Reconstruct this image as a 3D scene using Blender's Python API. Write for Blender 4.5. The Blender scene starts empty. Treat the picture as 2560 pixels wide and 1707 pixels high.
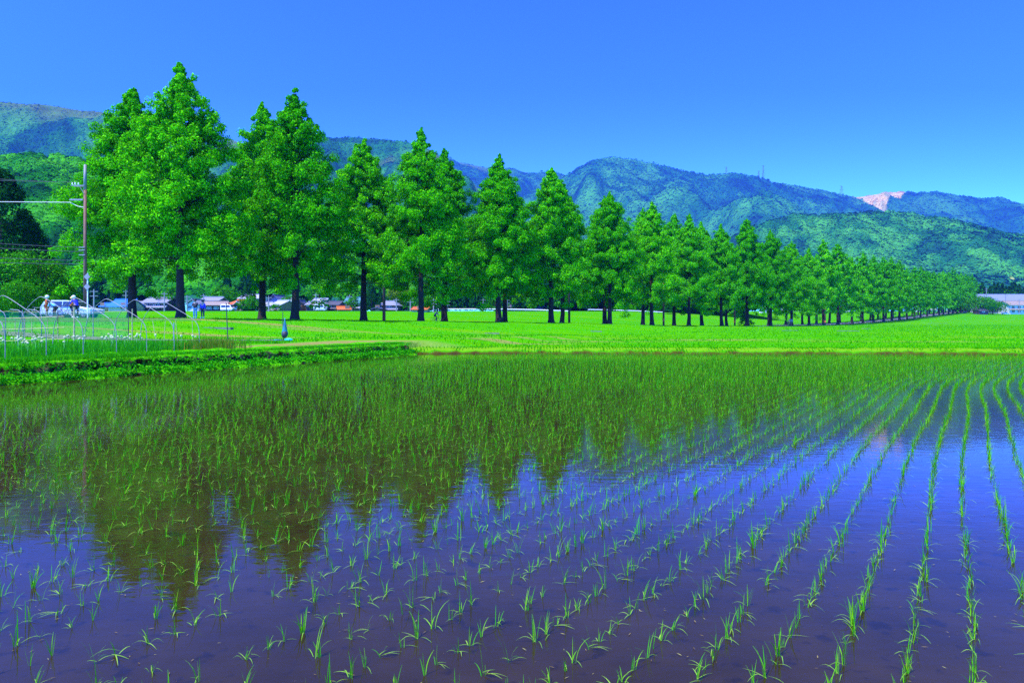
import bpy, math, random
import numpy as np
from math import sin, cos, pi, radians as R

random.seed(11)
rng = np.random.default_rng(11)
scene = bpy.context.scene
col = scene.collection
F, CX, HY, H = 1706.67, 1280.0, 801.0, 1.9      # lens in photo pixels, principal column, horizon row, eye height


def at(px, py, Y):
    return ((px - CX) / F * Y, Y, H - (py - HY) / F * Y)


# ------------------------------------------------------------------ mesh helpers
def tag(o, label=None, cat=None, group=None, kind=None):
    if label: o['label'] = label
    if cat: o['category'] = cat
    if group: o['group'] = group
    if kind: o['kind'] = kind
    return o


def link(o, parent=None):
    col.objects.link(o)
    if parent is not None: o.parent = parent
    return o


def empty(name, loc=(0, 0, 0), rz=0.0, parent=None):
    o = bpy.data.objects.new(name, None)
    o.location = loc
    o.rotation_euler = (0, 0, rz)
    o.empty_display_size = 0.3
    return link(o, parent)


def mesh_np(name, V, Fc, mat=None, smooth=False, attrs=None):
    """mesh data from numpy vertices (n,3) and equal-sided faces (m,k)"""
    V = np.ascontiguousarray(V, dtype=np.float32)
    Fc = np.ascontiguousarray(Fc, dtype=np.int32)
    m, k = Fc.shape
    me = bpy.data.meshes.new(name)
    me.vertices.add(len(V))
    me.vertices.foreach_set('co', V.ravel())
    me.loops.add(m * k)
    me.loops.foreach_set('vertex_index', Fc.ravel())
    me.polygons.add(m)
    me.polygons.foreach_set('loop_start', np.arange(0, m * k, k, dtype=np.int32))
    if smooth: me.polygons.foreach_set('use_smooth', np.ones(m, dtype=bool))
    me.update(calc_edges=True)
    if attrs:
        for an, av in attrs.items():
            a = me.attributes.new(an, 'FLOAT', 'POINT')
            a.data.foreach_set('value', np.ascontiguousarray(av, dtype=np.float32))
    if mat: me.materials.append(mat)
    return me


def obj_np(name, V, Fc, mat, parent=None, smooth=False, attrs=None):
    return link(bpy.data.objects.new(name, mesh_np(name, V, Fc, mat, smooth, attrs)), parent)


class MB:
    def __init__(s): s.v, s.f = [], []

    def add(s, vs, fs):
        b = len(s.v)
        s.v += [tuple(p) for p in vs]
        s.f += [tuple(b + i for i in q) for q in fs]
        return s

    def box(s, c, d, rz=0.0, tilt=None):
        x, y, z = d[0] / 2, d[1] / 2, d[2] / 2
        vs = []
        for sz in (-1, 1):
            for sx, sy in ((-1, -1), (1, -1), (1, 1), (-1, 1)):
                px, py, pz = sx * x, sy * y, sz * z
                vs.append((c[0] + px * cos(rz) - py * sin(rz), c[1] + px * sin(rz) + py * cos(rz), c[2] + pz))
        return s.add(vs, [(3, 2, 1, 0), (4, 5, 6, 7), (0, 1, 5, 4), (1, 2, 6, 5), (2, 3, 7, 6), (3, 0, 4, 7)])

    def tube(s, pts, rad, n=8, caps=True):
        pts = [np.array(p, float) for p in pts]
        if not hasattr(rad, '__len__'): rad = [rad] * len(pts)
        vs, fs = [], []
        ref = None
        for i, p in enumerate(pts):
            t = pts[min(i + 1, len(pts) - 1)] - pts[max(i - 1, 0)]
            t = t / (np.linalg.norm(t) + 1e-9)
            if ref is None: ref = np.array((1, 0, 0)) if abs(t[0]) < .8 else np.array((0, 1, 0))
            a = np.cross(t, ref); a /= np.linalg.norm(a) + 1e-9
            b = np.cross(t, a)
            ref = -np.cross(t, a) if False else np.cross(a, t)
            for k in range(n):
                th = 2 * pi * k / n
                vs.append(p + rad[i] * (cos(th) * a + sin(th) * b))
        for i in range(len(pts) - 1):
            for k in range(n):
                k2 = (k + 1) % n
                fs.append((i * n + k, i * n + k2, (i + 1) * n + k2, (i + 1) * n + k))
        if caps:
            fs.append(tuple(range(n))[::-1])
            fs.append(tuple((len(pts) - 1) * n + k for k in range(n)))
        return s.add(vs, fs)

    def lathe(s, prof, c=(0, 0, 0), n=14):
        vs, fs = [], []
        for r, z in prof:
            for k in range(n):
                vs.append((c[0] + r * cos(2 * pi * k / n), c[1] + r * sin(2 * pi * k / n), c[2] + z))
        for i in range(len(prof) - 1):
            for k in range(n):
                k2 = (k + 1) % n
                fs.append((i * n + k, i * n + k2, (i + 1) * n + k2, (i + 1) * n + k))
        fs.append(tuple(range(n))[::-1])
        fs.append(tuple((len(prof) - 1) * n + k for k in range(n)))
        return s.add(vs, fs)

    def ball(s, c, r, sc=(1, 1, 1), n=10, m=6):
        vs, fs = [], []
        for i in range(m + 1):
            ph = pi * i / m
            for k in range(n):
                th = 2 * pi * k / n
                vs.append((c[0] + r * sc[0] * sin(ph) * cos(th), c[1] + r * sc[1] * sin(ph) * sin(th), c[2] + r * sc[2] * cos(ph)))
        for i in range(m):
            for k in range(n):
                k2 = (k + 1) % n
                fs.append((i * n + k, (i + 1) * n + k, (i + 1) * n + k2, i * n + k2))
        return s.add(vs, fs)

    def torus(s, c, Rr, r, axis='x', n=24, m=6):
        vs, fs = [], []
        for i in range(n):
            a = 2 * pi * i / n
            for k in range(m):
                b = 2 * pi * k / m
                u, w, h = (Rr + r * cos(b)) * cos(a), (Rr + r * cos(b)) * sin(a), r * sin(b)
                vs.append((c[0] + h, c[1] + u, c[2] + w) if axis == 'x' else (c[0] + u, c[1] + h, c[2] + w))
        for i in range(n):
            for k in range(m):
                i2, k2 = (i + 1) % n, (k + 1) % m
                fs.append((i * m + k, i2 * m + k, i2 * m + k2, i * m + k2))
        return s.add(vs, fs)

    def prism(s, poly, y0, y1):
        """polygon in xz pulled along y"""
        n = len(poly)
        vs = [(p[0], y0, p[1]) for p in poly] + [(p[0], y1, p[1]) for p in poly]
        fs = [tuple(range(n)), tuple(range(n, 2 * n))[::-1]]
        for i in range(n):
            j = (i + 1) % n
            fs.append((i, n + i, n + j, j))
        return s.add(vs, fs)

    def data(s, name, mat, smooth=False):
        me = bpy.data.meshes.new(name)
        me.from_pydata(s.v, [], s.f)
        me.validate()
        if smooth:
            me.polygons.foreach_set('use_smooth', np.ones(len(me.polygons), dtype=bool))
        me.materials.append(mat)
        return me

    def build(s, name, mat, parent=None, smooth=False):
        return link(bpy.data.objects.new(name, s.data(name, mat, smooth)), parent)


def copy_tree(o, parent=None):
    c = o.copy()
    col.objects.link(c)
    c.parent = parent
    for ch in list(o.children): copy_tree(ch, c)
    return c


# ------------------------------------------------------------------ noise
def hash2(i, j, k=0):
    n = (i.astype(np.int64) * 374761393 + j.astype(np.int64) * 668265263 + k * 1442695041) & 0xffffffff
    n = ((n ^ (n >> 13)) * 1274126177) & 0xffffffff
    n = ((n ^ (n >> 16)) * 2246822519) & 0xffffffff
    return ((n ^ (n >> 15)) & 0xffffff) / float(0xffffff)


def vnoise(x, y, k=0):
    x = np.asarray(x, float); y = np.asarray(y, float)
    i, j = np.floor(x), np.floor(y)
    fx, fy = x - i, y - j
    fx, fy = fx * fx * (3 - 2 * fx), fy * fy * (3 - 2 * fy)
    a, b = hash2(i, j, k), hash2(i + 1, j, k)
    c, d = hash2(i, j + 1, k), hash2(i + 1, j + 1, k)
    return (a * (1 - fx) + b * fx) * (1 - fy) + (c * (1 - fx) + d * fx) * fy


def fbm(x, y, k=0, o=4):
    t, a, w = 0, .5, 0
    for q in range(o):
        t = t + a * vnoise(x * 2 ** q, y * 2 ** q, k + q); w += a; a *= .5
    return t / w


def domes(x, y, cell, k=0):
    """tree-crown domes: height 0..1 and a random number per crown"""
    x, y = np.asarray(x, float) / cell, np.asarray(y, float) / cell
    i, j = np.floor(x), np.floor(y)
    best = np.zeros_like(x); rid = np.zeros_like(x)
    for di in (-1, 0, 1):
        for dj in (-1, 0, 1):
            ci, cj = i + di, j + dj
            cx, cy = ci + .15 + .7 * hash2(ci, cj, k), cj + .15 + .7 * hash2(ci, cj, k + 7)
            rr = .55 + .35 * hash2(ci, cj, k + 13)
            hh = .6 + .4 * hash2(ci, cj, k + 17)
            d2 = ((x - cx) ** 2 + (y - cy) ** 2) / rr ** 2
            h = hh * np.sqrt(np.clip(1 - d2, 0, 1))
            m = h > best
            best = np.where(m, h, best); rid = np.where(m, hash2(ci, cj, k + 23), rid)
    return best, rid


def sstep(a, b, x):
    t = np.clip((x - a) / (b - a), 0, 1)
    return t * t * (3 - 2 * t)


def leafcards(C, N, size, asp=.55, up=None):
    """diamond leaf faces at C with normals N; size per leaf"""
    n = len(C)
    N = N / (np.linalg.norm(N, axis=1, keepdims=True) + 1e-9)
    rv = rng.normal(size=(n, 3))
    A = np.cross(N, rv); A /= np.linalg.norm(A, axis=1, keepdims=True) + 1e-9
    B = np.cross(N, A)
    size = np.broadcast_to(np.asarray(size, float), (n,))[:, None]
    A = A * size * .5; B = B * size * .5 * asp
    V = np.stack([C - A, C - B * 1.0 + A * .1, C + A, C + B + A * .1], 1).reshape(-1, 3)
    Fc = np.arange(n * 4).reshape(n, 4)
    return V, Fc


# ------------------------------------------------------------------ materials
class NT:
    def __init__(s, m):
        s.m = m; m.use_nodes = True
        s.t = m.node_tree; s.t.nodes.clear()
        s.out = s.n('ShaderNodeOutputMaterial')

    def n(s, typ, ins=None, **kw):
        nd = s.t.nodes.new(typ)
        for k, v in kw.items(): setattr(nd, k, v)
        for k, v in (ins or {}).items(): s.set(nd, k, v)
        return nd

    def set(s, nd, k, v):
        sock = nd.inputs[k]
        if isinstance(v, bpy.types.NodeSocket): s.t.links.new(v, sock)
        else: sock.default_value = v

    def ramp(s, fac, stops):
        nd = s.n('ShaderNodeValToRGB', {'Fac': fac})
        e = nd.color_ramp.elements
        while len(e) < len(stops): e.new(.5)
        for q, (p, c) in zip(e, stops):
            q.position = p
            q.color = (*c, 1) if len(c) == 3 else c
        return nd.outputs['Color']

    def noise(s, scale, detail=3, vec=None, rough=.55):
        nd = s.n('ShaderNodeTexNoise', {'Scale': scale, 'Detail': detail, 'Roughness': rough})
        if vec is not None: s.set(nd, 'Vector', vec)
        return nd.outputs['Fac']

    def mixc(s, fac, a, b, mode='MIX'):
        nd = s.n('ShaderNodeMix', data_type='RGBA', blend_type=mode)
        s.set(nd, 0, fac)
        s.set(nd, 6, a if not isinstance(a, tuple) else (*a, 1))
        s.set(nd, 7, b if not isinstance(b, tuple) else (*b, 1))
        return nd.outputs[2]

    def math(s, op, a, b=0.0):
        nd = s.n('ShaderNodeMath', operation=op)
        s.set(nd, 0, a); s.set(nd, 1, b)
        return nd.outputs[0]

    def surf(s, sock):
        s.t.links.new(sock, s.out.inputs['Surface'])


MATS = {}


def plain(name, c, rough=.7, metal=0.0, var=.12, scale=6.0, bump=0.0):
    """a painted or raw surface with a little uneven tone"""
    if name in MATS: return MATS[name]
    m = bpy.data.materials.new(name); t = NT(m)
    tc = t.n('ShaderNodeTexCoord').outputs['Object']
    nz = t.noise(scale, 4, tc)
    a = tuple(max(0, x * (1 - var)) for x in c); b = tuple(min(1, x * (1 + var)) for x in c)
    cc = t.ramp(nz, [(.3, a), (.7, b)])
    p = t.n('ShaderNodeBsdfPrincipled', {'Base Color': cc, 'Roughness': rough, 'Metallic': metal})
    if bump:
        bn = t.n('ShaderNodeBump', {'Height': nz, 'Strength': bump})
        t.set(p, 'Normal', bn.outputs[0])
    t.surf(p.outputs[0])
    MATS[name] = m
    return m


def leafmat(name, dark, mid, light, trans=.35, attr=None, objvar=.0):
    if name in MATS: return MATS[name]
    m = bpy.data.materials.new(name); t = NT(m)
    rnd = t.n('ShaderNodeNewGeometry').outputs['Random Per Island']
    if attr:
        a = t.n('ShaderNodeAttribute', attribute_name=attr).outputs['Fac']
        rnd = t.math('ADD', t.math('MULTIPLY', a, .72), t.math('MULTIPLY', rnd, .28))
    elif objvar:
        oi = t.n('ShaderNodeObjectInfo').outputs['Random']
        rnd = t.math('ADD', t.math('MULTIPLY', oi, objvar), t.math('MULTIPLY', rnd, 1 - objvar))
    c = t.ramp(rnd, [(0.0, dark), (.55, mid), (1.0, light)])
    d = t.n('ShaderNodeBsdfDiffuse', {'Color': c})
    tr = t.n('ShaderNodeBsdfTranslucent', {'Color': t.mixc(.5, c, light)})
    mx = t.n('ShaderNodeMixShader', {0: trans, 1: d.outputs[0], 2: tr.outputs[0]})
    t.surf(mx.outputs[0])
    MATS[name] = m
    return m


M_tree = leafmat('metasequoia_leaf', (.007, .13, .0005), (.034, .37, .001), (.19, .7, .004), .24, objvar=.2)
M_cedar = leafmat('cedar_leaf', (.003, .035, .006), (.006, .055, .006), (.012, .09, .008), .12)
M_broad = leafmat('broad_leaf', (.004, .08, .001), (.015, .2, .002), (.1, .42, .01), .22)
M_bamboo = leafmat('bamboo_leaf', (.05, .13, .006), (.09, .19, .006), (.14, .24, .01), .3)
M_rice = leafmat('rice_blade', (.02, .26, .006), (.045, .4, .004), (.2, .5, .01), .35)
M_ricefloat = leafmat('rice_floating_leaf', (.08, .28, .02), (.16, .38, .03), (.24, .42, .05), .2)
M_grass = leafmat('grass_blade', (.015, .25, .001), (.035, .35, .001), (.09, .42, .002), .4)
M_weed = leafmat('bank_weed_leaf', (.008, .17, .002), (.02, .32, .004), (.08, .44, .006), .35)
M_onion = leafmat('onion_leaf', (.008, .18, .012), (.02, .33, .008), (.08, .46, .008), .3)
M_bark = plain('bark', (.016, .011, .007), .95, 0, .5, 9, .6)
M_polewood = plain('brown_pole', (.16, .07, .04), .8, 0, .2, 5)
M_polegrey = plain('grey_pole', (.2, .2, .2), .7)
M_steel = plain('galvanised_steel', (.2, .2, .19), .6, .1)
M_black = plain('black_metal_and_shaded_pole', (.02, .02, .022), .6)
M_wire = plain('dark_cable', (.03, .03, .035), .6)
M_cablew = plain('pale_cable', (.55, .5, .42), .6)
M_bamboopole = plain('bamboo_pole', (.36, .3, .12), .7, 0, .3, 12)
M_teal = plain('teal_net_cloth', (.0, .13, .16), .7, 0, .6, 9)
M_white = plain('white_paint', (.78, .78, .8), .5, 0, .05)
M_plaster = plain('white_plaster', (.55, .55, .55), .8, 0, .08)
M_cream = plain('cream_wall', (.5, .43, .22), .8, 0, .1)
M_darkwood = plain('dark_timber', (.05, .035, .04), .8, 0, .3)
M_brownwood = plain('brown_timber', (.2, .13, .07), .8, 0, .25)
M_tan = plain('tan_wall', (.24, .17, .07), .8, 0, .15)
M_bluewall = plain('blue_grey_wall', (.14, .17, .32), .8, 0, .1)
M_rust = plain('rust_wall', (.42, .1, .03), .8, 0, .25)
M_glass = plain('dark_glass', (.02, .025, .04), .12, 0, .1)
M_asphalt = plain('asphalt', (.2, .2, .22), .85, 0, .15, 2)
M_concrete = plain('concrete', (.13, .14, .08), .85, 0, .3)
M_tyre = plain('tyre_rubber', (.015, .015, .016), .8)
M_skin = plain('skin', (.5, .27, .18), .6, 0, .04)
M_hair = plain('black_hair', (.012, .01, .01), .6)


def roofmat(name, c):
    """tiles: fine courses along the slope, as bump and tone"""
    if name in MATS: return MATS[name]
    m = bpy.data.materials.new(name); t = NT(m)
    tc = t.n('ShaderNodeTexCoord').outputs['Object']
    w = t.n('ShaderNodeTexWave', {'Vector': tc, 'Scale': 1.6, 'Distortion': .3}, bands_direction='X').outputs['Fac']
    nz = t.noise(3.0, 4, tc)
    f = t.math('ADD', t.math('MULTIPLY', w, .4), t.math('MULTIPLY', nz, .6))
    cc = t.ramp(f, [(.25, tuple(x * .75 for x in c)), (.75, tuple(min(1, x * 1.15) for x in c))])
    bn = t.n('ShaderNodeBump', {'Height': w, 'Strength': .4, 'Distance': .05})
    p = t.n('ShaderNodeBsdfPrincipled', {'Base Color': cc, 'Roughness': .55, 'Normal': bn.outputs[0]})
    t.surf(p.outputs[0]); MATS[name] = m
    return m


RF_grey = roofmat('grey_roof_tiles', (.24, .24, .27))
RF_pale = roofmat('pale_roof_tiles', (.4, .4, .42))
RF_metal = roofmat('pale_blue_metal_roof', (.2, .23, .32))
RF_dark = roofmat('dark_roof_tiles', (.08, .075, .08))
RF_blue = roofmat('blue_metal_roof', (.02, .16, .72))
RF_slate = roofmat('blue_grey_roof', (.08, .085, .16))
RF_orange = roofmat('orange_roof', (.6, .13, .01))
RF_teal = roofmat('teal_roof', (.07, .2, .22))
RF_beige = roofmat('beige_roof', (.3, .23, .17))

# ground of the fields
M_ground = bpy.data.materials.new('field_grass')
t = NT(M_ground)
pos = t.n('ShaderNodeNewGeometry').outputs['Position']
mp = t.n('ShaderNodeMapping', {'Vector': pos, 'Scale': (.12, .55, .5)}).outputs[0]
n1 = t.noise(1.0, 5, mp)
mp2 = t.n('ShaderNodeMapping', {'Vector': pos, 'Scale': (.05, .22, .2)}).outputs[0]
n2 = t.noise(1.0, 3, mp2)
n3 = t.noise(7.0, 3, pos)
c1 = t.ramp(n1, [(.32, (.016, .2, .001)), (.5, (.035, .29, .001)), (.68, (.08, .34, .002))])
c2 = t.ramp(n2, [(.4, (.014, .26, .005)), (.55, (.04, .29, .001)), (.68, (.16, .3, .004))])
cc = t.mixc(.5, c1, c2)
cc = t.mixc(t.ramp(n3, [(.3, (0, 0, 0)), (.75, (1, 1, 1))]), cc, t.mixc(.5, cc, (.1, .34, .002)))
sy = t.n('ShaderNodeSeparateXYZ', {0: pos})
wob = t.noise(.35, 3, t.n('ShaderNodeMapping', {'Vector': pos, 'Scale': (.25, .05, 0)}).outputs[0])
brk = t.noise(1.0, 4, t.n('ShaderNodeMapping', {'Vector': pos, 'Scale': (.5, 1.6, 0)}).outputs[0])
for y0, xa in ((45.2, -1.0), (50.5, 2.0), (57.0, 6.0), (70.0, 12.0)):     # shallow ditches between the field strips
    dd = t.math('ABSOLUTE', t.math('SUBTRACT', t.math('ADD', sy.outputs[1], t.math('MULTIPLY', wob, 1.6)), y0 + .8))
    ln = t.ramp(dd, [(.12, (1, 1, 1)), (.32, (0, 0, 0))])
    ln = t.math('MULTIPLY', ln, t.ramp(brk, [(.47, (0, 0, 0)), (.56, (1, 1, 1))]))
    ln = t.math('MULTIPLY', ln, t.math('GREATER_THAN', sy.outputs[0], xa - 3))
    cc = t.mixc(ln, cc, (.02, .05, .004))
soil = t.n('ShaderNodeAttribute', attribute_name='soil').outputs['Fac']
sc_ = t.ramp(t.noise(5.0, 4, pos), [(.3, (.16, .13, .035)), (.7, (.3, .22, .08))])
cc = t.mixc(soil, cc, sc_)
bn = t.n('ShaderNodeBump', {'Height': n3, 'Strength': .5, 'Distance': .2})
d = t.n('ShaderNodeBsdfDiffuse', {'Color': cc, 'Normal': bn.outputs[0]})
t.surf(d.outputs[0])

# paddy water: thin clear water over brown mud
M_water = bpy.data.materials.new('paddy_water')
t = NT(M_water)
pos = t.n('ShaderNodeNewGeometry').outputs['Position']
mud = t.ramp(t.noise(1.3, 5, pos), [(.3, (.018, .011, .004)), (.7, (.03, .019, .007))])
spk = t.ramp(t.noise(5.5, 3, pos), [(.32, (1, 1, 1)), (.41, (0, 0, 0))])
mud = t.mixc(t.math('MULTIPLY', spk, .55), mud, (.006, .004, .006))
mpw = t.n('ShaderNodeMapping', {'Vector': pos, 'Scale': (1.0, 2.6, 1)}).outputs[0]
r1 = t.noise(3.2, 3, mpw)
r2 = t.noise(.35, 2, pos)
bh = t.math('MULTIPLY', r1, t.math('ADD', .25, t.math('MULTIPLY', r2, 1.2)))
bn = t.n('ShaderNodeBump', {'Height': bh, 'Strength': .10, 'Distance': .02})
p = t.n('ShaderNodeBsdfPrincipled', {'Base Color': mud, 'Roughness': .025, 'IOR': 1.34, 'Normal': bn.outputs[0]})
t.surf(p.outputs[0])

# wooded hills
def hillmat(name, dark, mid, light, bare=(.16, .22, .04), rock=(.85, .5, .06)):
    m = bpy.data.materials.new(name); t = NT(m)
    a = t.n('ShaderNodeAttribute', attribute_name='tint').outputs['Fac']
    b = t.n('ShaderNodeAttribute', attribute_name='bare').outputs['Fac']
    rk = t.n('ShaderNodeAttribute', attribute_name='rock').outputs['Fac']
    pos = t.n('ShaderNodeNewGeometry').outputs['Position']
    rnd = t.n('ShaderNodeNewGeometry').outputs['Random Per Island']
    f = t.math('ADD', t.math('MULTIPLY', a, .8), t.math('MULTIPLY', t.noise(.25, 4, pos), .2))
    c = t.ramp(f, [(0, dark), (.5, mid), (1, light)])
    c = t.mixc(b, c, t.ramp(t.noise(.05, 4, pos), [(.3, tuple(x * .6 for x in bare)), (.7, bare)]))
    rc = t.ramp(t.noise(.03, 6, pos, .7), [(.36, tuple(x * .2 for x in rock)), (.48, rock), (.6, (1.0, .85, .35))])
    c = t.mixc(rk, c, rc)
    d = t.n('ShaderNodeBsdfDiffuse', {'Color': c})
    t.surf(d.outputs[0])
    MATS[name] = m
    return m

# ------------------------------------------------------------------ lie of the land
A0 = np.array((-31.6, 65.5)); AD = np.array((.6547, .7559)); AN = np.array((-.7559, .6547))
_avY = np.array([-200, 65, 109, 133, 161, 185, 230, 262, 296, 331, 377, 432, 600, 1200]);
_avZ = np.array([2.1, 2.1, 1.52, .95, .6, .3, .42, .98, 1.9, 3.2, 5.0, 7.0, 11.5, 22.])
_fY = np.array([-200, 200, 262, 296, 331, 377, 432, 600, 1200]); _fZ = np.array([.3, .3, .7, 1.4, 2.7, 4.5, 6.6, 11, 22.])


def avz(s):
    return np.interp(65.5 + np.asarray(s) * .7559, _avY, _avZ)


def avpt(s, n):
    p = A0 + AD * s + AN * n
    return float(p[0]), float(p[1])


def xl(Y):      # left bank of the paddy (water line)
    return np.interp(Y, [-5, 7, 20, 38, 60], [-26, -22.6, -15, -5.4, 6.6])


def yf(X):      # far bank of the paddy
    return 39.2 - .05 * (np.asarray(X) + 4)


def inside(X, Y):
    d1 = (X - xl(Y)) * .87
    d2 = yf(X) - Y
    d3 = Y - 1.4
    d4 = 34 - X
    return np.minimum(np.minimum(d1, d2), np.minimum(d3, d4)), d1, d2


def ground(X, Y):
    X = np.asarray(X, float); Y = np.asarray(Y, float)
    s = (X - A0[0]) * AD[0] + (Y - A0[1]) * AD[1]
    n = (X - A0[0]) * AN[0] + (Y - A0[1]) * AN[1]
    za = avz(s)
    zf = np.interp(Y, _fY, _fZ)
    gl = sstep(1.5, -1.5, X - xl(Y)) * sstep(80, 50, Y)
    zf = np.maximum(zf, zf * (1 - gl) + .68 * gl)
    w = np.where(za > 1.2, 24., 14.)
    front = zf + (za - zf) * sstep(0, 1, (n + w) / (w - 2.5))
    vz = H + .0135 * np.maximum(Y, 60)
    back = za + (vz - za) * sstep(14, 80, n)
    z = np.where(n < 0, front, back)
    di, d1, d2 = inside(X, Y)
    left = d1 < d2
    edge = np.where(left, .9, .5)
    z = np.where(di > -edge, -.6, np.where(di > -edge - .3, np.minimum(z, z - .12), z))
    z = np.where(Y < 1.3, .38, z)
    return z + .05 * (fbm(X * .15, Y * .15, 3) - .5) * sstep(40, 60, Y)


gx = np.concatenate([np.arange(-5000, -400, 150), np.arange(-400, -90, 10), np.arange(-90, -30, 1.5), np.arange(-30, 36, .4),
                     np.arange(36, 140, 2), np.arange(140, 500, 10), np.arange(500, 5000, 150)])
gy = np.concatenate([np.arange(-40, 0, 4), np.arange(0, 50, .4), np.arange(50, 120, 1), np.arange(120, 330, 4),
                     np.arange(330, 700, 12), np.arange(700, 7000, 150)])
GX, GY = np.meshgrid(gx, gy)
GZ = ground(GX, GY)
nx, ny = len(gx), len(gy)
idx = np.arange(nx * ny).reshape(ny, nx)
FQ = np.stack([idx[:-1, :-1], idx[:-1, 1:], idx[1:, 1:], idx[1:, :-1]], -1).reshape(-1, 4)
# bare soil: the turned bed behind the left bank, the brown crest of the far dike, worn streaks
di, d1, d2 = inside(GX, GY)
soil = sstep(29, 30, GY) * sstep(43, 40, GY) * sstep(-1.2, -2.0, GX - xl(GY)) * sstep(-14.5, -13, GX - (GY - 29) * .25) * .85
soil = np.maximum(soil, sstep(-2.6, -1.2, di) * sstep(.5, 0, di) * (fbm(GX * .5, GY * .5, 9) * 1.1 - .1) * (GY > 30) * .6)
soil = np.maximum(soil, .75 * sstep(.6, .72, fbm(GX * .06, GY * .8, 21)) * sstep(44, 47, GY) * sstep(75, 60, GY))
V = np.stack([GX, GY, GZ], -1).reshape(-1, 3)
tag(obj_np('ground', V, FQ, M_ground, smooth=True, attrs={'soil': np.clip(soil, 0, 1).ravel()}),
    'bright green fields rising gently from the paddy to the avenue and village', kind='structure')

wb = MB(); wb.add([(-28, 1.0, 0), (34.6, 1.0, 0), (34.6, 40.2, 0), (-28, 40.2, 0)], [(0, 1, 2, 3)])
tag(wb.build('water', M_water), 'still shallow water of the flooded rice paddy', kind='structure')

# ------------------------------------------------------------------ banks of the paddy
def bank(name, line, prof, mat, seed, jit=.06, step=.18):
    """a strip following the water line with the cross-section prof (outward distance, height)"""
    P = np.array(line, float)
    seg = np.linalg.norm(np.diff(P, axis=0), axis=1); L = np.concatenate([[0], np.cumsum(seg)])
    tt = np.arange(0, L[-1], step)
    px, py = np.interp(tt, L, P[:, 0]), np.interp(tt, L, P[:, 1])
    tx, ty = np.gradient(px), np.gradient(py); l = np.hypot(tx, ty); tx, ty = tx / l, ty / l
    nxx, nyy = -ty, tx
    m = len(prof)
    o = np.array([q[0] for q in prof]); h = np.array([q[1] for q in prof])
    wob = (fbm(tt * .8, tt * 0, seed)[:, None] - .5)
    j1 = (fbm(tt[:, None] * 2.2, np.arange(m)[None] * 1.7 + 0 * tt[:, None], seed + 3) - .5) * jit * 4
    j2 = (fbm(tt[:, None] * 3.1, np.arange(m)[None] * 2.3 + 0 * tt[:, None], seed + 5) - .5) * jit * 3
    keep = np.ones(m); keep[0] = keep[-1] = .2
    O = o[None] + wob * .5 + j1 * keep
    Hh = h[None] + j2 * keep
    V = np.stack([px[:, None] + nxx[:, None] * O, py[:, None] + nyy[:, None] * O, Hh], -1).reshape(-1, 3)
    idx = np.arange(len(tt) * m).reshape(len(tt), m)
    Fq = np.stack([idx[:-1, :-1], idx[1:, :-1], idx[1:, 1:], idx[:-1, 1:]], -1).reshape(-1, 4)
    return obj_np(name, V, Fq, mat, smooth=True), (tt, px, py, nxx, nyy)


M_bankearth = bpy.data.materials.new('bank_stone_and_earth')
t = NT(M_bankearth)
pos = t.n('ShaderNodeNewGeometry').outputs['Position']
vor = t.n('ShaderNodeTexVoronoi', {'Vector': pos, 'Scale': 3.2})
nz = t.noise(4.0, 5, pos)
st = t.ramp(vor.outputs['Distance'], [(.1, (.1, .08, .04)), (.45, (.04, .03, .015)), (.6, (.01, .008, .004))])
st = t.mixc(t.ramp(nz, [(.45, (0, 0, 0)), (.62, (1, 1, 1))]), st, (.02, .14, .006))
nzz = t.n('ShaderNodeSeparateXYZ', {0: t.n('ShaderNodeNewGeometry').outputs['Normal']}).outputs[2]
gr = t.ramp(t.noise(3.0, 4, pos), [(.3, (.03, .25, .002)), (.6, (.06, .35, .003)), (.8, (.16, .3, .01))])
st = t.mixc(t.ramp(t.math('ADD', nzz, t.math('MULTIPLY', t.math('SUBTRACT', nz, .5), .5)), [(.7, (0, 0, 0)), (.82, (1, 1, 1))]), st, gr)
bn = t.n('ShaderNodeBump', {'Height': vor.outputs['Distance'], 'Strength': .8, 'Distance': .12}); bn.invert = True
t.surf(t.n('ShaderNodeBsdfDiffuse', {'Color': st, 'Normal': bn.outputs[0]}).outputs[0])
M_dike = bpy.data.materials.new('dike_grass_and_mud')
t = NT(M_dike)
pos = t.n('ShaderNodeNewGeometry').outputs['Position']
z = t.n('ShaderNodeSeparateXYZ', {0: pos}).outputs[2]
f = t.math('ADD', t.math('MULTIPLY', z, 2.2), t.math('MULTIPLY', t.noise(1.3, 6, pos), 1.1))
t.surf(t.n('ShaderNodeBsdfDiffuse', {'Color': t.ramp(f, [(.45, (.04, .022, .008)), (.7, (.06, .06, .006)), (.95, (.04, .26, .002)), (1.0, (.1, .26, .006))])}).outputs[0])

lbline = [(float(xl(y)), y) for y in np.linspace(4, 38.2, 30)]
lprof = [(-.5, -.3), (-.05, -.03), (.1, .07), (.35, .17), (.55, .22), (.6, .34), (.64, .46), (.9, .58), (1.3, .69), (1.9, .7), (2.6, .6)]
lb, lbp = bank('stone_bank', lbline, lprof, M_bankearth, 31, .07)
tag(lb, 'low dark stone and earth bank between paddy water and vegetable garden', 'bank')
fbline = [(-6.2, 38.0), (-5.4, 38.9)] + [(x, float(yf(x))) for x in np.linspace(-4, 34, 30)]
fprof = [(-.4, -.3), (-.02, -.02), (.08, .1), (.25, .2), (.5, .3), (.9, .33), (1.5, .3), (2.1, .22)]
fb, fbp = bank('far_dike', fbline, fprof, M_dike, 41, .04)
tag(fb, 'low muddy grass dike along the far edge of the paddy', 'dike')
nd = MB(); nd.prism([(-60, .3), (60, .3), (60, .42), (-60, .42)], -6, 1.25)
o = nd.build('path', M_dike); tag(o, 'earth path on the near dike where the camera stands', kind='structure')


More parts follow.
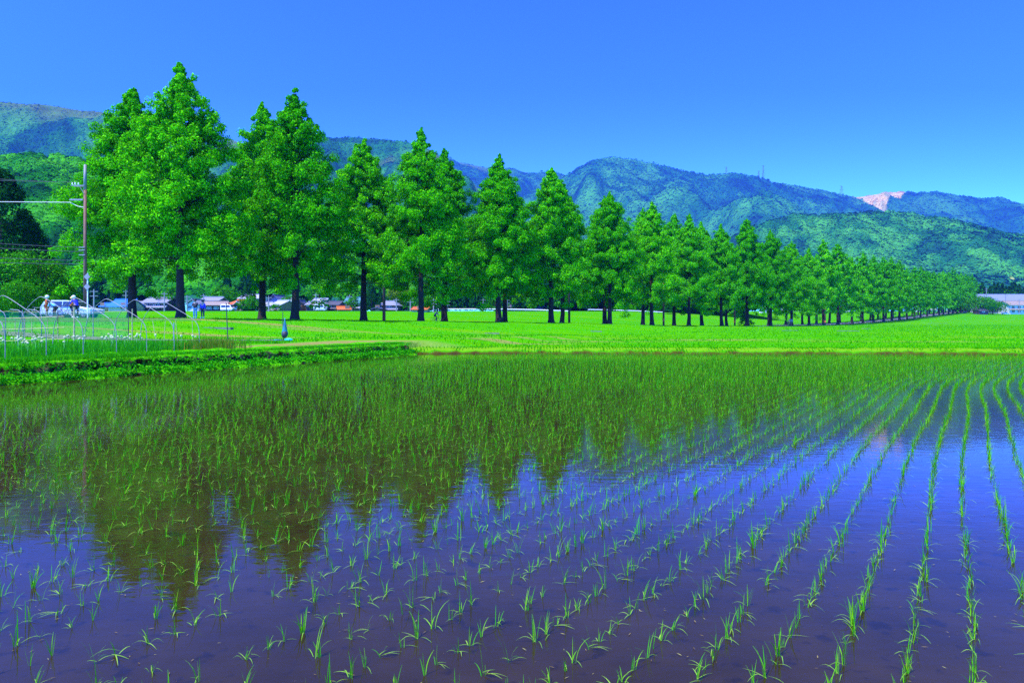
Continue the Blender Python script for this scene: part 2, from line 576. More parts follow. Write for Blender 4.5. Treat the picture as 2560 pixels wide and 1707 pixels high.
def blades(P, hgt, wid, lean=.35, seg=2):
    """grass blades standing at P: thin leaning triangles and strips"""
    n = len(P)
    az = rng.uniform(0, 2 * pi, n); fa = rng.uniform(0, 2 * pi, n)
    hgt = np.broadcast_to(hgt, (n,)) * rng.uniform(.6, 1.25, n)
    wid = np.broadcast_to(wid, (n,))
    l = rng.uniform(0, lean, n) * hgt
    A = np.stack([np.cos(fa), np.sin(fa), 0 * fa], -1) * wid[:, None] * .5
    D = np.stack([np.cos(az) * l, np.sin(az) * l, 0 * l], -1)
    Z = np.stack([0 * l, 0 * l, hgt], -1)
    M = P + D * .35 + Z * .6
    V = np.stack([P - A, P + A, M + A * .7, M - A * .7, M + A * .7, M - A * .7, P + D + Z - A * .05, P + D + Z + A * .05], 1)
    V = V.reshape(-1, 3)
    b = np.arange(n)[:, None] * 8
    Fc = np.concatenate([b + np.array([[0, 1, 2, 3]]), b + np.array([[5, 4, 7, 6]])], 0)
    return V, Fc


# grass on the fields (what nobody could count)
N = 90000
Y = 36 + 190 * rng.uniform(0, 1, N) ** 2.2; X = rng.uniform(-.8, .8, N) * Y
di, d1, d2 = inside(X, Y)
gn = (X - A0[0]) * AN[0] + (Y - A0[1]) * AN[1]
ok = (di < -.25) & (np.abs(X) < .82 * Y) & (gn < 2) & ~((X - xl(Y) < -1) & (Y > 29) & (Y < 44) & (X - (Y - 29) * .25 > -14))
dens = fbm(X * .12, Y * .35, 77)
ok &= rng.uniform(0, 1, N) < (.35 + 1.1 * (dens - .3)) * np.where((Y > 80) & (X < .35 * Y - 14), .3, 1)
X, Y = X[ok], Y[ok]
Z = np.where(inside(X, Y)[0] > -1.9, .22, ground(X, Y))
hh = .07 + .0005 * Y + .1 * sstep(.45, .7, fbm(X * .25, Y * .6, 5)) * rng.uniform(.3, 1.2, len(X))
V, Fc = blades(np.stack([X, Y, Z - .02], -1), hh, .035 + .0006 * Y, .6)
tag(obj_np('grass', V, Fc, M_grass), 'short bright grass and weeds on the field slope', kind='stuff')

# weeds along the stone bank: leafy clumps at the water line, on its face and on its lip
tt, px, py, nxx, nyy = lbp
C, Nn, S = [], [], []
G = []
for k in range(3600):
    i = rng.integers(0, len(tt))
    r = rng.uniform()
    if r < .36: o_, z_, sp, sz = rng.uniform(.0, .5), rng.uniform(.1, .2), .13, .09
    elif r < .46: o_, z_, sp, sz = rng.uniform(.5, .66), rng.uniform(.25, .6), .1, .1
    else: o_, z_, sp, sz = rng.uniform(.64, 1.9), .66, .16, .08
    if r < .46 and vnoise(np.array(tt[i] * .9), np.array(2.0), 4) < .02: continue
    c = np.array((px[i] + nxx[i] * o_, py[i] + nyy[i] * o_, z_))
    m = rng.integers(10, 26)
    if r < .46:
        C.append(c + rng.normal(size=(m, 3)) * np.array((sp, sp, sp * .55)))
        Nn.append(rng.normal(size=(m, 3)) * .7 + np.array((.25, -.35, .8))); S.append(rng.uniform(.6, 1.4, m) * sz)
    else:
        G.append(c + rng.normal(size=(m, 3)) * np.array((sp * 1.5, sp * 1.5, 0)))
C = np.concatenate(C); C[:, 2] = np.maximum(C[:, 2], .03)
V, Fc = leafcards(C, np.concatenate(Nn), np.concatenate(S), .6)
G = np.concatenate(G)
V2, F2 = blades(G - np.array((0, 0, .05)), np.where(G[:, 1] > 25.5, .09, .15), .018, .9)
tag(obj_np('weeds', np.concatenate([V, V2]), np.concatenate([Fc, F2 + len(V)]), M_weed), 'leafy green weeds covering the stone bank', kind='stuff')
# tufts along the far dike
tt, px, py, nxx, nyy = fbp
n = 9000
i = rng.integers(0, len(tt), n); o_ = rng.uniform(.1, 1.8, n)
P = np.stack([px[i] + nxx[i] * o_, py[i] + nyy[i] * o_, np.interp(o_, [0.1, .5, 1.8], [.08, .28, .25])], -1)
ok = fbm(tt[i] * .7, o_, 8) > .42
V, Fc = blades(P[ok], .12, .045, .8)
tag(obj_np('dike_grass', V, Fc, M_grass), 'rough grass growing on the far dike', kind='stuff')

# ------------------------------------------------------------------ rice
def rice_variant(seed, nb, seg, wid, floaters, tall=1.0):
    r = np.random.default_rng(seed)
    out = []
    for part, cnt in ((0, nb), (1, floaters)):
        V, Fc = [], []
        for b in range(cnt):
            az = r.uniform(0, 2 * pi)
            w = wid * r.uniform(.7, 1.2)
            if part == 0:
                h = tall * r.uniform(.09, .2); bend = r.uniform(.03, 1.0) ** 2.2 * 1.3; l0 = r.uniform(.01, .22)
                ts = np.linspace(0, 1, seg + 1)
                ang = l0 + bend * ts ** 1.6 * 1.3
                dx = np.concatenate([[0], np.cumsum(np.sin(ang[1:]))]) * h / seg
                dz = np.concatenate([[0], np.cumsum(np.cos(ang[1:]))]) * h / seg
                b0 = r.normal(size=2) * .009
                zz = dz - .01
            else:
                h = r.uniform(.07, .16); ts = np.linspace(0, 1, seg + 1)
                dx = ts * h; zz = .008 + .022 * np.sin(ts * pi) * r.uniform(.2, 1.4); b0 = r.normal(size=2) * .012
                az = az if r.uniform() < .3 else r.normal(0, .5) + (0 if r.uniform() < .5 else pi)
            ww = w * np.clip(1.15 - ts ** 2.2, .1, 1) * (.55 + .45 * np.minimum(1, ts * 4 + .3))
            fa = az + pi / 2 + r.normal(0, .5)
            base = len(V) * 1
            for q in range(seg + 1):
                cx, cy = b0[0] + cos(az) * dx[q], b0[1] + sin(az) * dx[q]
                V.append((cx - cos(fa) * ww[q] / 2, cy - sin(fa) * ww[q] / 2, zz[q]))
                V.append((cx + cos(fa) * ww[q] / 2, cy + sin(fa) * ww[q] / 2, zz[q]))
            for q in range(seg):
                Fc.append((base + 2 * q, base + 2 * q + 1, base + 2 * q + 3, base + 2 * q + 2))
        out.append((np.array(V, float).reshape(-1, 3), np.array(Fc, int).reshape(-1, 4)))
    return out


near_var = [rice_variant(100 + k, [4, 5, 6, 3, 6, 5, 4, 5, 2, 4, 8, 3, 5, 6][k], 5, .0058, [2, 3, 1, 3, 1, 4, 0, 2, 4, 2, 1, 3, 2, 2][k], [1, 1.1, .95, .9, 1.15, .8, 1, 1.2, .7, 1, 1, .9, 1.1, 1][k]) for k in range(14)]
mid_var = [rice_variant(200 + k, 4 + k % 3, 3, .0062, 1 + k % 3, 1.0) for k in range(14)]
far_var = [rice_variant(300 + k, 4 + k % 3, 2, .0105, k % 2, 1.05) for k in range(14)]


def rowx(Y):        # one planting row, X as a function of Y (straight near, bending right far off)
    Y = np.asarray(Y, float)
    sl = .665 + .2 * sstep(15, 26, np.linspace(0, 60, 601))
    cum = np.concatenate([[0], np.cumsum(sl[:-1] * .1)])
    return np.interp(Y, np.linspace(0, 60, 601), cum)


pts = []
for k in range(-125, 140):
    ph = -.329 * k
    Ys = np.arange(1.6, 39.5, .14 * .832) + (ph % (.14 * .832))
    Ys = Ys + rng.normal(0, .012, len(Ys))
    wig = .05 * np.sin(Ys * .55 + (k // 6) * .7) + rng.normal(0, .012, len(Ys))
    Xs = rowx(Ys) + k * .37 + wig
    keep = rng.uniform(0, 1, len(Ys)) > .05 + .22 * (fbm(Xs * .5, Ys * .5, 12) > .62)
    pts.append(np.stack([Xs[keep], Ys[keep]], -1))
pts = np.concatenate(pts)
di, d1, d2 = inside(pts[:, 0], pts[:, 1])
lim = 2.2 + 1.2 * sstep(30, 22, pts[:, 1]) + 1.0 * sstep(30, 38, pts[:, 1]) * sstep(6, -6, pts[:, 0])
ok = (d1 > lim) & (d2 > .35 + 2.2 * sstep(2, -5, pts[:, 0])) & (di > .3) & (np.abs(pts[:, 0]) < .9 * pts[:, 1] + 1.5) & (pts[:, 0] < 33)
pts = pts[ok]
inview = (np.abs(pts[:, 0]) < .755 * pts[:, 1]) & (pts[:, 1] > 3.45)
order = np.argsort(np.where(inview, pts[:, 1], 1e9))
near_idx = order[:300]
rest = np.ones(len(pts), bool); rest[near_idx] = False
rice_me = []
for k, (a, b) in enumerate(near_var):
    m0 = mesh_np('rice_seedling', a[0], a[1], M_rice)
    m1 = mesh_np('floating_leaf', b[0], b[1], M_ricefloat) if len(b[0]) else None
    rice_me.append((m0, m1))
for i in near_idx:
    k = random.randrange(14)
    o = link(bpy.data.objects.new('rice_seedling', rice_me[k][0]))
    s = random.uniform(.56, .98)
    o.location = (pts[i, 0], pts[i, 1], 0); o.rotation_euler = (0, 0, random.uniform(0, 6.28)); o.scale = (s, s, s)
    tag(o, 'young green rice seedling standing in the open paddy water close to the camera', 'rice seedling', 'nearest rice seedlings in the paddy')
    if rice_me[k][1]: link(bpy.data.objects.new('floating_leaf', rice_me[k][1]), o)
for part, nm, mt in ((0, 'rice_plants', M_rice), (1, 'rice_fallen_leaves', M_ricefloat)):
    VV, FF, base = [], [], 0
    pr = pts[rest]
    lod = np.where(pr[:, 1] < 9, 0, np.where(pr[:, 1] < 19, 1, 2))
    kk = np.random.default_rng(5).integers(0, 14, len(pr)); rr = np.random.default_rng(6).uniform(0, 2 * pi, len(pr))
    ss = np.random.default_rng(7).uniform(.6, 1.06, len(pr))
    for L, var in enumerate((near_var, mid_var, far_var)):
        for k in range(14):
            m = (lod == L) & (kk == k)
            v, f = var[k][part]
            if not m.any() or not len(v): continue
            c, s_, sc = np.cos(rr[m])[:, None], np.sin(rr[m])[:, None], ss[m][:, None]
            w = np.stack([(v[None, :, 0] * c - v[None, :, 1] * s_) * sc + pr[m][:, 0:1],
                          (v[None, :, 0] * s_ + v[None, :, 1] * c) * sc + pr[m][:, 1:2], v[None, :, 2] * sc], -1)
            nI = m.sum()
            FF.append((f[None] + (np.arange(nI) * len(v))[:, None, None] + base).reshape(-1, 4))
            VV.append(w.reshape(-1, 3)); base += nI * len(v)
    tag(obj_np(nm, np.concatenate(VV), np.concatenate(FF), mt),
        'rows of young rice seedlings filling the paddy beyond the nearest ones' if part == 0 else 'pale fallen rice leaves floating between the rows', kind='stuff')

# bits of straw and leaf floating between the rows
n = 700
Y = 3.3 + 11 * rng.uniform(0, 1, n) ** 1.6; X = rng.uniform(-.8, .8, n) * Y
V, Fc = leafcards(np.stack([X, Y, np.full(n, .006)], -1), np.array((0, 0, 1.0)) + rng.normal(size=(n, 3)) * .06, rng.uniform(.008, .045, n), .16)
tag(obj_np('floating_straw', V, Fc, leafmat('straw', (.1, .07, .03), (.22, .17, .06), (.3, .3, .08), .1)), 'small bits of straw and leaf floating on the near water', kind='stuff')

# ------------------------------------------------------------------ hills and mountains
def prof(pts_ov):
    return [(x * 1.0884, y * 1.0884) for x, y in pts_ov]


def hill(name, label, pts_ov, Yr, footY, footz, cell, dome_h, step, spur, mat, forest=None, ncards=0, card=3., seed=0, bare=None, rock=None, shape=1.0, k=1.0, coarse=120.):
    Yr, footY, footz, cell, dome_h, step, spur, card, coarse = (q * k for q in (Yr, footY, footz, cell, dome_h, step, spur, card, coarse))
    P = prof(pts_ov)
    Xp = np.array([(p[0] - CX) / F * Yr for p in P]); Zp = np.array([H - (p[1] - HY) / F * Yr for p in P])
    x0, x1 = (Xp.min(), Xp.max())
    D = Yr - footY

    def zfun(X, Y):
        zr = np.interp(X * Yr / Y, Xp, Zp) - dome_h * 1.0
        v = (Y - footY) / D
        vf = np.clip(v, 0, 1)
        bk = np.clip((v - 1) / .35, 0, 1)
        base = footz + (zr - footz) * (vf ** shape)
        w = 4 * vf * (1 - vf)
        base = base + spur * w * (fbm(X / coarse, Y / coarse / 1.8, seed, 3) - .62) * 2
        base = base - bk * (zr - footz) * .6
        dm, rid = domes(X, Y, cell, seed)
        dm2, _ = domes(X, Y, cell * .45, seed + 50)
        b = np.zeros_like(X); rk = np.zeros_like(X)
        if bare: b = bare(X, Y, vf, zr)
        if rock: rk = rock(X, Y, vf)
        can = (dm + .3 * dm2) * dome_h * (1 - np.clip(b * .8 + rk, 0, 1))
        big = fbm(X / (cell * 9), Y / (cell * 9), seed + 90, 3)
        mid_ = fbm(X / (cell * 2.6), Y / (cell * 3.4), seed + 95, 3)
        tint = np.clip(.5 + .35 * (rid - .5) + 1.5 * (mid_ - .5) + 1.1 * (big - .5) + .2 * (dm - .5), 0, 1)
        return base + can, tint, b, rk

    gx = np.arange(x0, x1 + step, step); gy = np.arange(footY, footY + D * 1.3, step * 1.05)
    GX, GY = np.meshgrid(gx, gy)
    Z, tint, b, rk = zfun(GX, GY)
    nx, ny = len(gx), len(gy)
    idx = np.arange(nx * ny).reshape(ny, nx)
    FQ = np.stack([idx[:-1, :-1], idx[:-1, 1:], idx[1:, 1:], idx[1:, :-1]], -1).reshape(-1, 4)
    tag(obj_np(name, np.stack([GX, GY, Z], -1).reshape(-1, 3), FQ, mat, smooth=True,
               attrs={'tint': tint.ravel(), 'bare': b.ravel(), 'rock': rk.ravel()}), label, kind='structure')
    if forest:
        X = rng.uniform(x0, x1, ncards); Y = rng.uniform(footY, footY + D * 1.04, ncards)
        Z, tint, b, rk = zfun(X, Y)
        e = cell * .12
        zx = zfun(X + e, Y)[0] - Z; zy = zfun(X, Y + e)[0] - Z
        ok = (rng.uniform(0, 1, ncards) > b * 1.1) & (rk < .2)
        Nn = np.stack([-zx / e, -zy / e, np.ones_like(X)], -1)
        Nn /= np.linalg.norm(Nn, axis=1, keepdims=True)
        C = np.stack([X, Y, Z], -1) + Nn * card * .15
        Nn = Nn + rng.normal(size=Nn.shape) * .2
        C, Nn, tint, b = C[ok], Nn[ok], tint[ok], b[ok]
        V, Fc = leafcards(C, Nn, card * rng.uniform(.5, 1.3, len(C)), .8)
        at_ = {'tint': np.clip(np.repeat(tint, 4) + np.repeat(rng.normal(0, .06, len(C)), 4), 0, 1), 'bare': np.repeat(b * .6, 4), 'rock': 0 * np.repeat(b, 4)}
        tag(obj_np(forest, V, Fc, mat, attrs=at_), 'dense woodland canopy covering ' + label, kind='stuff')
    return zfun


MH_near = hillmat('near_forest', (.004, .03, .008), (.012, .15, .005), (.07, .38, .008))
MH_mid = hillmat('mid_forest', (.008, .035, .03), (.018, .16, .02), (.09, .4, .03))
MH_far = hillmat('far_forest', (.01, .05, .04), (.02, .16, .02), (.08, .34, .03))


KF = 4.0


def quarry(X, Y, v):
    px = CX + F * X / Y
    half = np.interp(v, [.66, .72, .85, .97, 1.0], [0, 12, 36, 64, 70]) + 26 * (fbm(px / 14, v * 14, 4) - .5)
    return np.clip(sstep(1.1, .85, np.abs(px - 2203) / np.maximum(half, 1)) * sstep(.67, .72, v) * (.45 + 1.1 * sstep(.3, .5, fbm(px / 9, v * 22, 14))), 0, 1)


def bareA(X, Y, v, zr):
    return np.clip(1.1 * sstep(.47, .62, fbm(X / 260, Y / 420, 61, 4)) * sstep(.78, .98, v), 0, .7)


hillA = hill('mountain_ridge', 'high far mountain ridge with bare grassy patches', [(-260, 200), (-120, 215), (0, 230), (60, 237), (130, 243), (190, 251), (260, 256), (340, 268), (420, 290), (500, 311), (560, 326), (620, 320), (725, 310), (770, 317), (815, 313), (860, 318), (930, 322), (990, 341), (1030, 372), (1090, 420), (1150, 490), (1230, 590)],
     1800, 900, 20, 12, 6, 6, 150, MH_far, 'ridge_forest', 90000, 6, 3, bareA, None, .85, 1.6)
hillF = hill('mountain_saddle', 'pale olive saddle ridge between the left range and the rounded peak', [(700, 420), (820, 350), (930, 336), (1000, 350), (1050, 368), (1110, 381), (1180, 389), (1230, 396), (1262, 391), (1318, 407), (1400, 440), (1500, 520)],
     1800, 1200, 20, 12, 6, 6, 110, MH_far, 'saddle_forest', 50000, 6, 33, bareA, None, .85, 4.6)
hillD = hill('distant_mountain', 'far blue mountain with a pale quarry scar', [(1600, 450), (1700, 415), (1780, 419), (1850, 430), (1950, 450), (1990, 446), (2040, 437), (2075, 436), (2100, 442), (2150, 439), (2200, 448), (2260, 455), (2300, 452), (2352, 471), (2450, 500), (2600, 520)],
     1900, 1100, 30, 12, 6, 6, 110, MH_far, 'distant_forest', 60000, 6, 5, None,
     quarry, .9, KF)
hillC = hill('wooded_mountain', 'broad blue green wooded mountain with rounded peak', [(1000, 600), (1100, 520), (1180, 465), (1250, 428), (1320, 401), (1365, 369), (1410, 359), (1460, 366), (1500, 374), (1560, 389), (1620, 400), (1690, 397), (1740, 404), (1790, 424), (1850, 441), (1900, 456), (1960, 474), (2020, 500), (2120, 545), (2250, 590), (2400, 640)],
     1300, 640, 14, 11, 6, 4.5, 110, MH_mid, 'mountain_forest', 130000, 4.5, 9, None, None, .8, 5.0)
hillE = hill('wooded_foothill', 'nearer green foothill below the mountains', [(1350, 690), (1500, 640), (1620, 580), (1700, 530), (1760, 508), (1830, 490), (1900, 491), (1980, 487), (2030, 485), (2080, 487), (2180, 500), (2280, 525), (2352, 545), (2450, 570), (2600, 600)],
     760, 480, 11, 9, 5.5, 2.6, 55, MH_mid, 'foothill_forest', 130000, 3.0, 15, None,
     lambda X, Y, v: (np.hypot((X / 2.6 - 415) / 6, (Y / 2.6 - 565) / 9) < 1) * 1.0, .8, 2.6)
hillB = hill('near_hill', 'close green wooded hill behind the village', [(-220, 330), (-60, 345), (0, 353), (40, 349), (100, 349), (170, 360), (250, 378), (350, 420), (450, 460), (560, 505), (700, 550), (850, 590), (1000, 618), (1200, 650), (1330, 670), (1430, 692), (1500, 712), (1560, 726)],
     440, 275, 6, 8.5, 6.5, 1.7, 16, MH_near, 'hillside_forest', 190000, 1.9, 21, None, None, .75, coarse=60.)

# dark cedars standing in a wood along the foot of the near hill and by the right-hand village
def cedar_wood(name, label, spots, hscale, mat):
    C, Nn, S = [], [], []
    for x, y, h in spots:
        m = int(150 * hscale)
        tq = rng.uniform(0, 1, m) ** .8
        r = h * .17 * (1 - tq) ** .75 * rng.uniform(.75, 1.05, m)
        a = rng.uniform(0, 2 * pi, m)
        z0 = float(ground(x, y))
        C.append(np.stack([x + r * np.cos(a), y + r * np.sin(a), z0 + h * (.06 + .94 * tq)], -1))
        Nn.append(np.stack([np.cos(a), np.sin(a), .5 + 0 * a], -1) + rng.normal(size=(m, 3)) * .4)
        S.append(rng.uniform(.7, 1.5, m) * h * .1)
    C = np.concatenate(C); Nn = np.concatenate(Nn); S = np.concatenate(S)
    V, Fc = leafcards(C, Nn, S, .7)
    tag(obj_np(name, V, Fc, mat), label, kind='stuff')


sp = []
for k in range(520):
    px = rng.uniform(150, 1680); Y = rng.uniform(262, 300)
    if vnoise(np.array(px / 90.), np.array(1.), 6) < .4: continue
    sp.append(((px - CX) / F * Y, Y, rng.uniform(8, 15)))
cedar_wood('cedar_wood', 'dark cedar wood along the foot of the near hill', sp, 1.0, M_cedar)
sp = [((px - CX) / F * Y, Y, rng.uniform(13, 20)) for px, Y in zip(rng.uniform(2380, 2640, 90), rng.uniform(455, 475, 90))]
cedar_wood('cedar_grove', 'dark cedar grove behind the houses at the right', sp, 1.0, M_cedar)
sp = []
for k in range(260):
    px = rng.uniform(1100, 2300); Y = rng.uniform(300, 440)
    sp.append(((px - CX) / F * Y, Y, rng.uniform(5, 10)))

# ------------------------------------------------------------------ trees
def branch_tree(seed, hgt=26., rad=5.9, clear=.2, nbr=120, per=5, leaves=44, leaf=.42, prof=None, trunk_r=.42, lean=0.0):
    """tall feathery conifer-like tree: trunk with limbs, and a crown of leaf sprays on every limb"""
    r = np.random.default_rng(seed)
    tb = MB()
    zs = np.array([0, .25, .8, 2, 5, 10, 16, 22, hgt * .97]) * (hgt / 26.)
    zs[-1] = hgt * .97
    rr = trunk_r * np.array([2.0, 1.45, 1.15, 1.0, .85, .6, .36, .17, .03])
    wx = np.cumsum(r.normal(0, .05, len(zs))); wy = np.cumsum(r.normal(0, .05, len(zs)))
    wx[:3] = wy[:3] = 0
    tb.tube([(wx[i], wy[i], zs[i] - .15) for i in range(len(zs))], rr, 10)
    C, Nn, S = [], [], []
    pt, pr = zip(*(prof or [(0, .72), (.06, .95), (.15, 1.0), (.3, .97), (.45, .86), (.6, .7), (.74, .5), (.86, .3), (.94, .14), (1.0, .03)]))
    lob = r.uniform(0, 2 * pi, 3)
    for i in range(nbr):
        tq = ((i + r.uniform(0, 1)) / nbr) ** .88
        a = i * 2.39996 + r.normal(0, .35)
        z0 = hgt * (clear + (1 - clear) * tq * .97)
        L = rad * np.interp(tq, pt, pr) * r.uniform(.84, 1.06) * (1 + .08 * sin(2 * a + lob[0]) + .07 * sin(3 * a + 5 * tq + lob[1]))
        el = R(38) * tq + R(16) + r.normal(0, .26) - (.35 if tq < .12 else 0) * r.uniform(0, 1)
        tx, ty = np.interp(z0, zs, wx), np.interp(z0, zs, wy)
        dr = np.array((cos(a), sin(a)))
        q = np.linspace(0, 1, 5)
        bz = z0 + L * (np.sin(el) * q - .22 * q ** 2)
        bp = np.stack([tx + dr[0] * L * q * cos(el), ty + dr[1] * L * q * cos(el), bz], -1)
        if L > .8 and i % 2 == 0:
            br = max(.012, .07 * L / rad)
            tb.tube(bp, [br, br * .8, br * .6, br * .35, br * .12], 5, False)
        m = max(2, int(round(per * (L / rad) ** .7)))
        for c in range(m):
            f = .32 + .68 * (c + r.uniform(.2, 1)) / m
            ctr = np.array([np.interp(f, q, bp[:, d]) for d in range(3)])
            side = np.array((-dr[1], dr[0], 0)) * r.normal(0, .26 * L * .4)
            rc = (.26 + .62 * (L / rad)) * r.uniform(.7, 1.25)
            ctr = ctr + side + np.array((0, 0, r.normal(0, .5)))
            n = int(leaves * (.5 + .6 * rc))
            g = r.normal(size=(n, 3)); g /= np.linalg.norm(g, axis=1, keepdims=True) + 1e-6
            g = g * (r.uniform(.25, 1, n) ** .6)[:, None]
            off = g * np.array((rc, rc, rc * .85))
            off[:, 2] -= .28 * (off[:, 0] ** 2 + off[:, 1] ** 2) / rc
            C.append(ctr + off)
            Nn.append(g * .8 + np.array((dr[0] * .25, dr[1] * .25, .4)) + r.normal(size=(n, 3)) * .4)
            S.append(r.uniform(.55, 1.3, n) * leaf)
    C = np.concatenate(C); Nn = np.concatenate(Nn); S = np.concatenate(S)
    V, Fc = leafcards(C, Nn, S, .5)
    return tb.data('trunk', M_bark, True), mesh_np('crown', V, Fc, M_tree)


def round_tree(seed, hgt=8., rad=3.2, mat=None, ncl=60, leaves=60, leaf=.35, trunk_r=.18, clear=.2, flat=1.0):
    r = np.random.default_rng(seed)
    tb = MB()
    tb.tube([(0, 0, -.3), (.05, 0, hgt * .25), (.0, .08, hgt * .5), (.1, 0, hgt * .8)], [trunk_r * 1.5, trunk_r, trunk_r * .7, trunk_r * .2], 8)
    C, Nn, S = [], [], []
    cz = hgt * (1 + clear) / 2; rz = hgt * (1 - clear) / 2
    for i in range(ncl):
        g = r.normal(size=3); g /= np.linalg.norm(g)
        g[2] = abs(g[2]) if r.uniform() < .25 else g[2]
        k = r.uniform(.55, .95)
        lump = 1 + .18 * sin(3 * math.atan2(g[1], g[0]) + seed) + .12 * sin(5 * g[2] + seed)
        ctr = np.array((g[0] * rad * k * lump, g[1] * rad * k * lump, cz + g[2] * rz * k * flat))
        if i < 14: tb.tube([(0, 0, hgt * .3), ctr * np.array((.5, .5, .75)), ctr], [trunk_r * .45, trunk_r * .25, .02], 5, False)
        rc = rad * r.uniform(.2, .34)
        n = leaves
        q = r.normal(size=(n, 3)); q /= np.linalg.norm(q, axis=1, keepdims=True)
        C.append(ctr + q * rc * (r.uniform(.4, 1, n) ** .5)[:, None] * np.array((1, 1, .75)))
        Nn.append(q * .6 + g * .3 + np.array((0, 0, .4)) + r.normal(size=(n, 3)) * .4)
        S.append(r.uniform(.6, 1.3, n) * leaf)
    V, Fc = leafcards(np.concatenate(C), np.concatenate(Nn), np.concatenate(S), .6)
    return tb.data('trunk', M_bark, True), mesh_np('crown', V, Fc, mat or M_broad)


def cone_tree(seed, hgt=20., rad=4., mat=None, ncl=170, leaves=34, leaf=.5):
    r = np.random.default_rng(seed)
    tb = MB(); tb.tube([(0, 0, -.3), (0, 0, hgt * .5), (0, 0, hgt * .96)], [.4, .25, .04], 8)
    C, Nn, S = [], [], []
    for i in range(ncl):
        tq = r.uniform(0, 1) ** 1.1; a = i * 2.4
        L = rad * (1 - tq) ** .7 * r.uniform(.75, 1.1) + .15
        ctr = np.array((cos(a) * L, sin(a) * L, hgt * (.08 + .9 * tq) - .1 * L))
        if i % 4 == 0: tb.tube([(0, 0, ctr[2] + .3), ctr], [.06, .02], 5, False)
        n = leaves; rc = .35 + .2 * L
        q = r.normal(size=(n, 3)); q /= np.linalg.norm(q, axis=1, keepdims=True)
        C.append(ctr + q * rc * np.array((1, 1, .9)) * (r.uniform(.3, 1, n) ** .5)[:, None])
        Nn.append(q * .7 + np.array((cos(a) * .3, sin(a) * .3, .4)) + r.normal(size=(n, 3)) * .35)
        S.append(r.uniform(.6, 1.3, n) * leaf)
    V, Fc = leafcards(np.concatenate(C), np.concatenate(Nn), np.concatenate(S), .5)
    return tb.data('trunk', M_bark, True), mesh_np('crown', V, Fc, mat or M_cedar)


def put_tree(name, data, loc, rz, sc, label, cat, group=None, tilt=(0, 0)):
    e = empty(name, loc)
    e.rotation_euler = (tilt[0], tilt[1], rz); e.scale = sc if hasattr(sc, '__len__') else (sc, sc, sc)
    tag(e, label, cat, group)
    link(bpy.data.objects.new('trunk', data[0]), e)
    link(bpy.data.objects.new('crown', data[1]), e)
    return e


near_trees = [branch_tree(700 + k, nbr=[175, 185, 165, 180, 170, 178][k], per=[6, 6, 6, 6, 6, 6][k], leaves=175, leaf=.285, rad=[7.4, 7.0, 7.6, 7.2, 7.4, 6.9][k], clear=.205) for k in range(6)]
far_trees = [branch_tree(800 + k, nbr=120, per=5, leaves=55, leaf=.5, rad=[7.0, 6.7, 7.3, 6.9][k], clear=.2) for k in range(4)]

ordn = ['first', 'second', 'third', 'fourth', 'fifth', 'sixth', 'seventh', 'eighth', 'ninth', 'tenth', 'eleventh', 'twelfth', 'thirteenth', 'fourteenth', 'fifteenth', 'sixteenth']
# photo columns of the trunks and rows of the tree tops (front row, then back row); the rest of the avenue follows the same spacing
front = [(452, 155), (737, 224), (1052, 322), (1247, 384), (1378, 413), (1524, 480), (1630, 506), (1722, 536)]
back = [(330, 210), (655, 257), (909, 345), (1111, 372), (1262, 440), (1405, 452), (1512, 492), (1607, 520)]


def s_of(px, n):
    u = (px - CX) / F
    p = A0 + AN * n
    return (u * p[1] - p[0]) / (AD[0] - u * AD[1])


for row, (lst, n, word) in enumerate(((front, 0.0, 'near'), (back, 11.5, 'far'))):
    ss, tops = [], []
    for px, ty in lst:
        s = s_of(px, n); ss.append(s); tops.append(ty)
    while ss[-1] < 520:
        ss.append(ss[-1] + 15.0 + random.uniform(-1.3, 1.3)); tops.append(None)
    for k, s in enumerate(ss):
        x, y = avpt(s, n + (0 if k < 8 else random.uniform(-.3, .3)))
        z = float(ground(x, y))
        if tops[k]:
            top = H - (tops[k] - HY) / F * y
            h = (top - z) * .992
        else: h = 25.5 * random.uniform(.9, 1.07)
        w = h / 26. * random.uniform(.94, 1.08)
        data = near_trees[(k * 2 + row * 3 + k // 3) % 6] if y < 210 else far_trees[(k + row) % 4]
        look = ['tall pointed feathery green tree', 'full bushy feathery green tree', 'slender feathery green tree'][k % 3]
        if k == 0 and row == 0: lab = 'tallest feathery tree of the avenue, right of the first broad crown'
        elif k == 0: lab = 'broad feathery tree at the left end of avenue, beside the utility pole'
        elif k < 16: lab = f'tall feathery green tree, {ordn[k]} from the left in the {word} row of the avenue'
        else: lab = f'distant feathery tree in the crowded {word} row towards the houses on the right'
        put_tree('avenue_tree', data, (x, y, z - .05), random.uniform(0, 6.28), (w, w, h / 26.), lab, 'tree', 'trees lining the avenue')

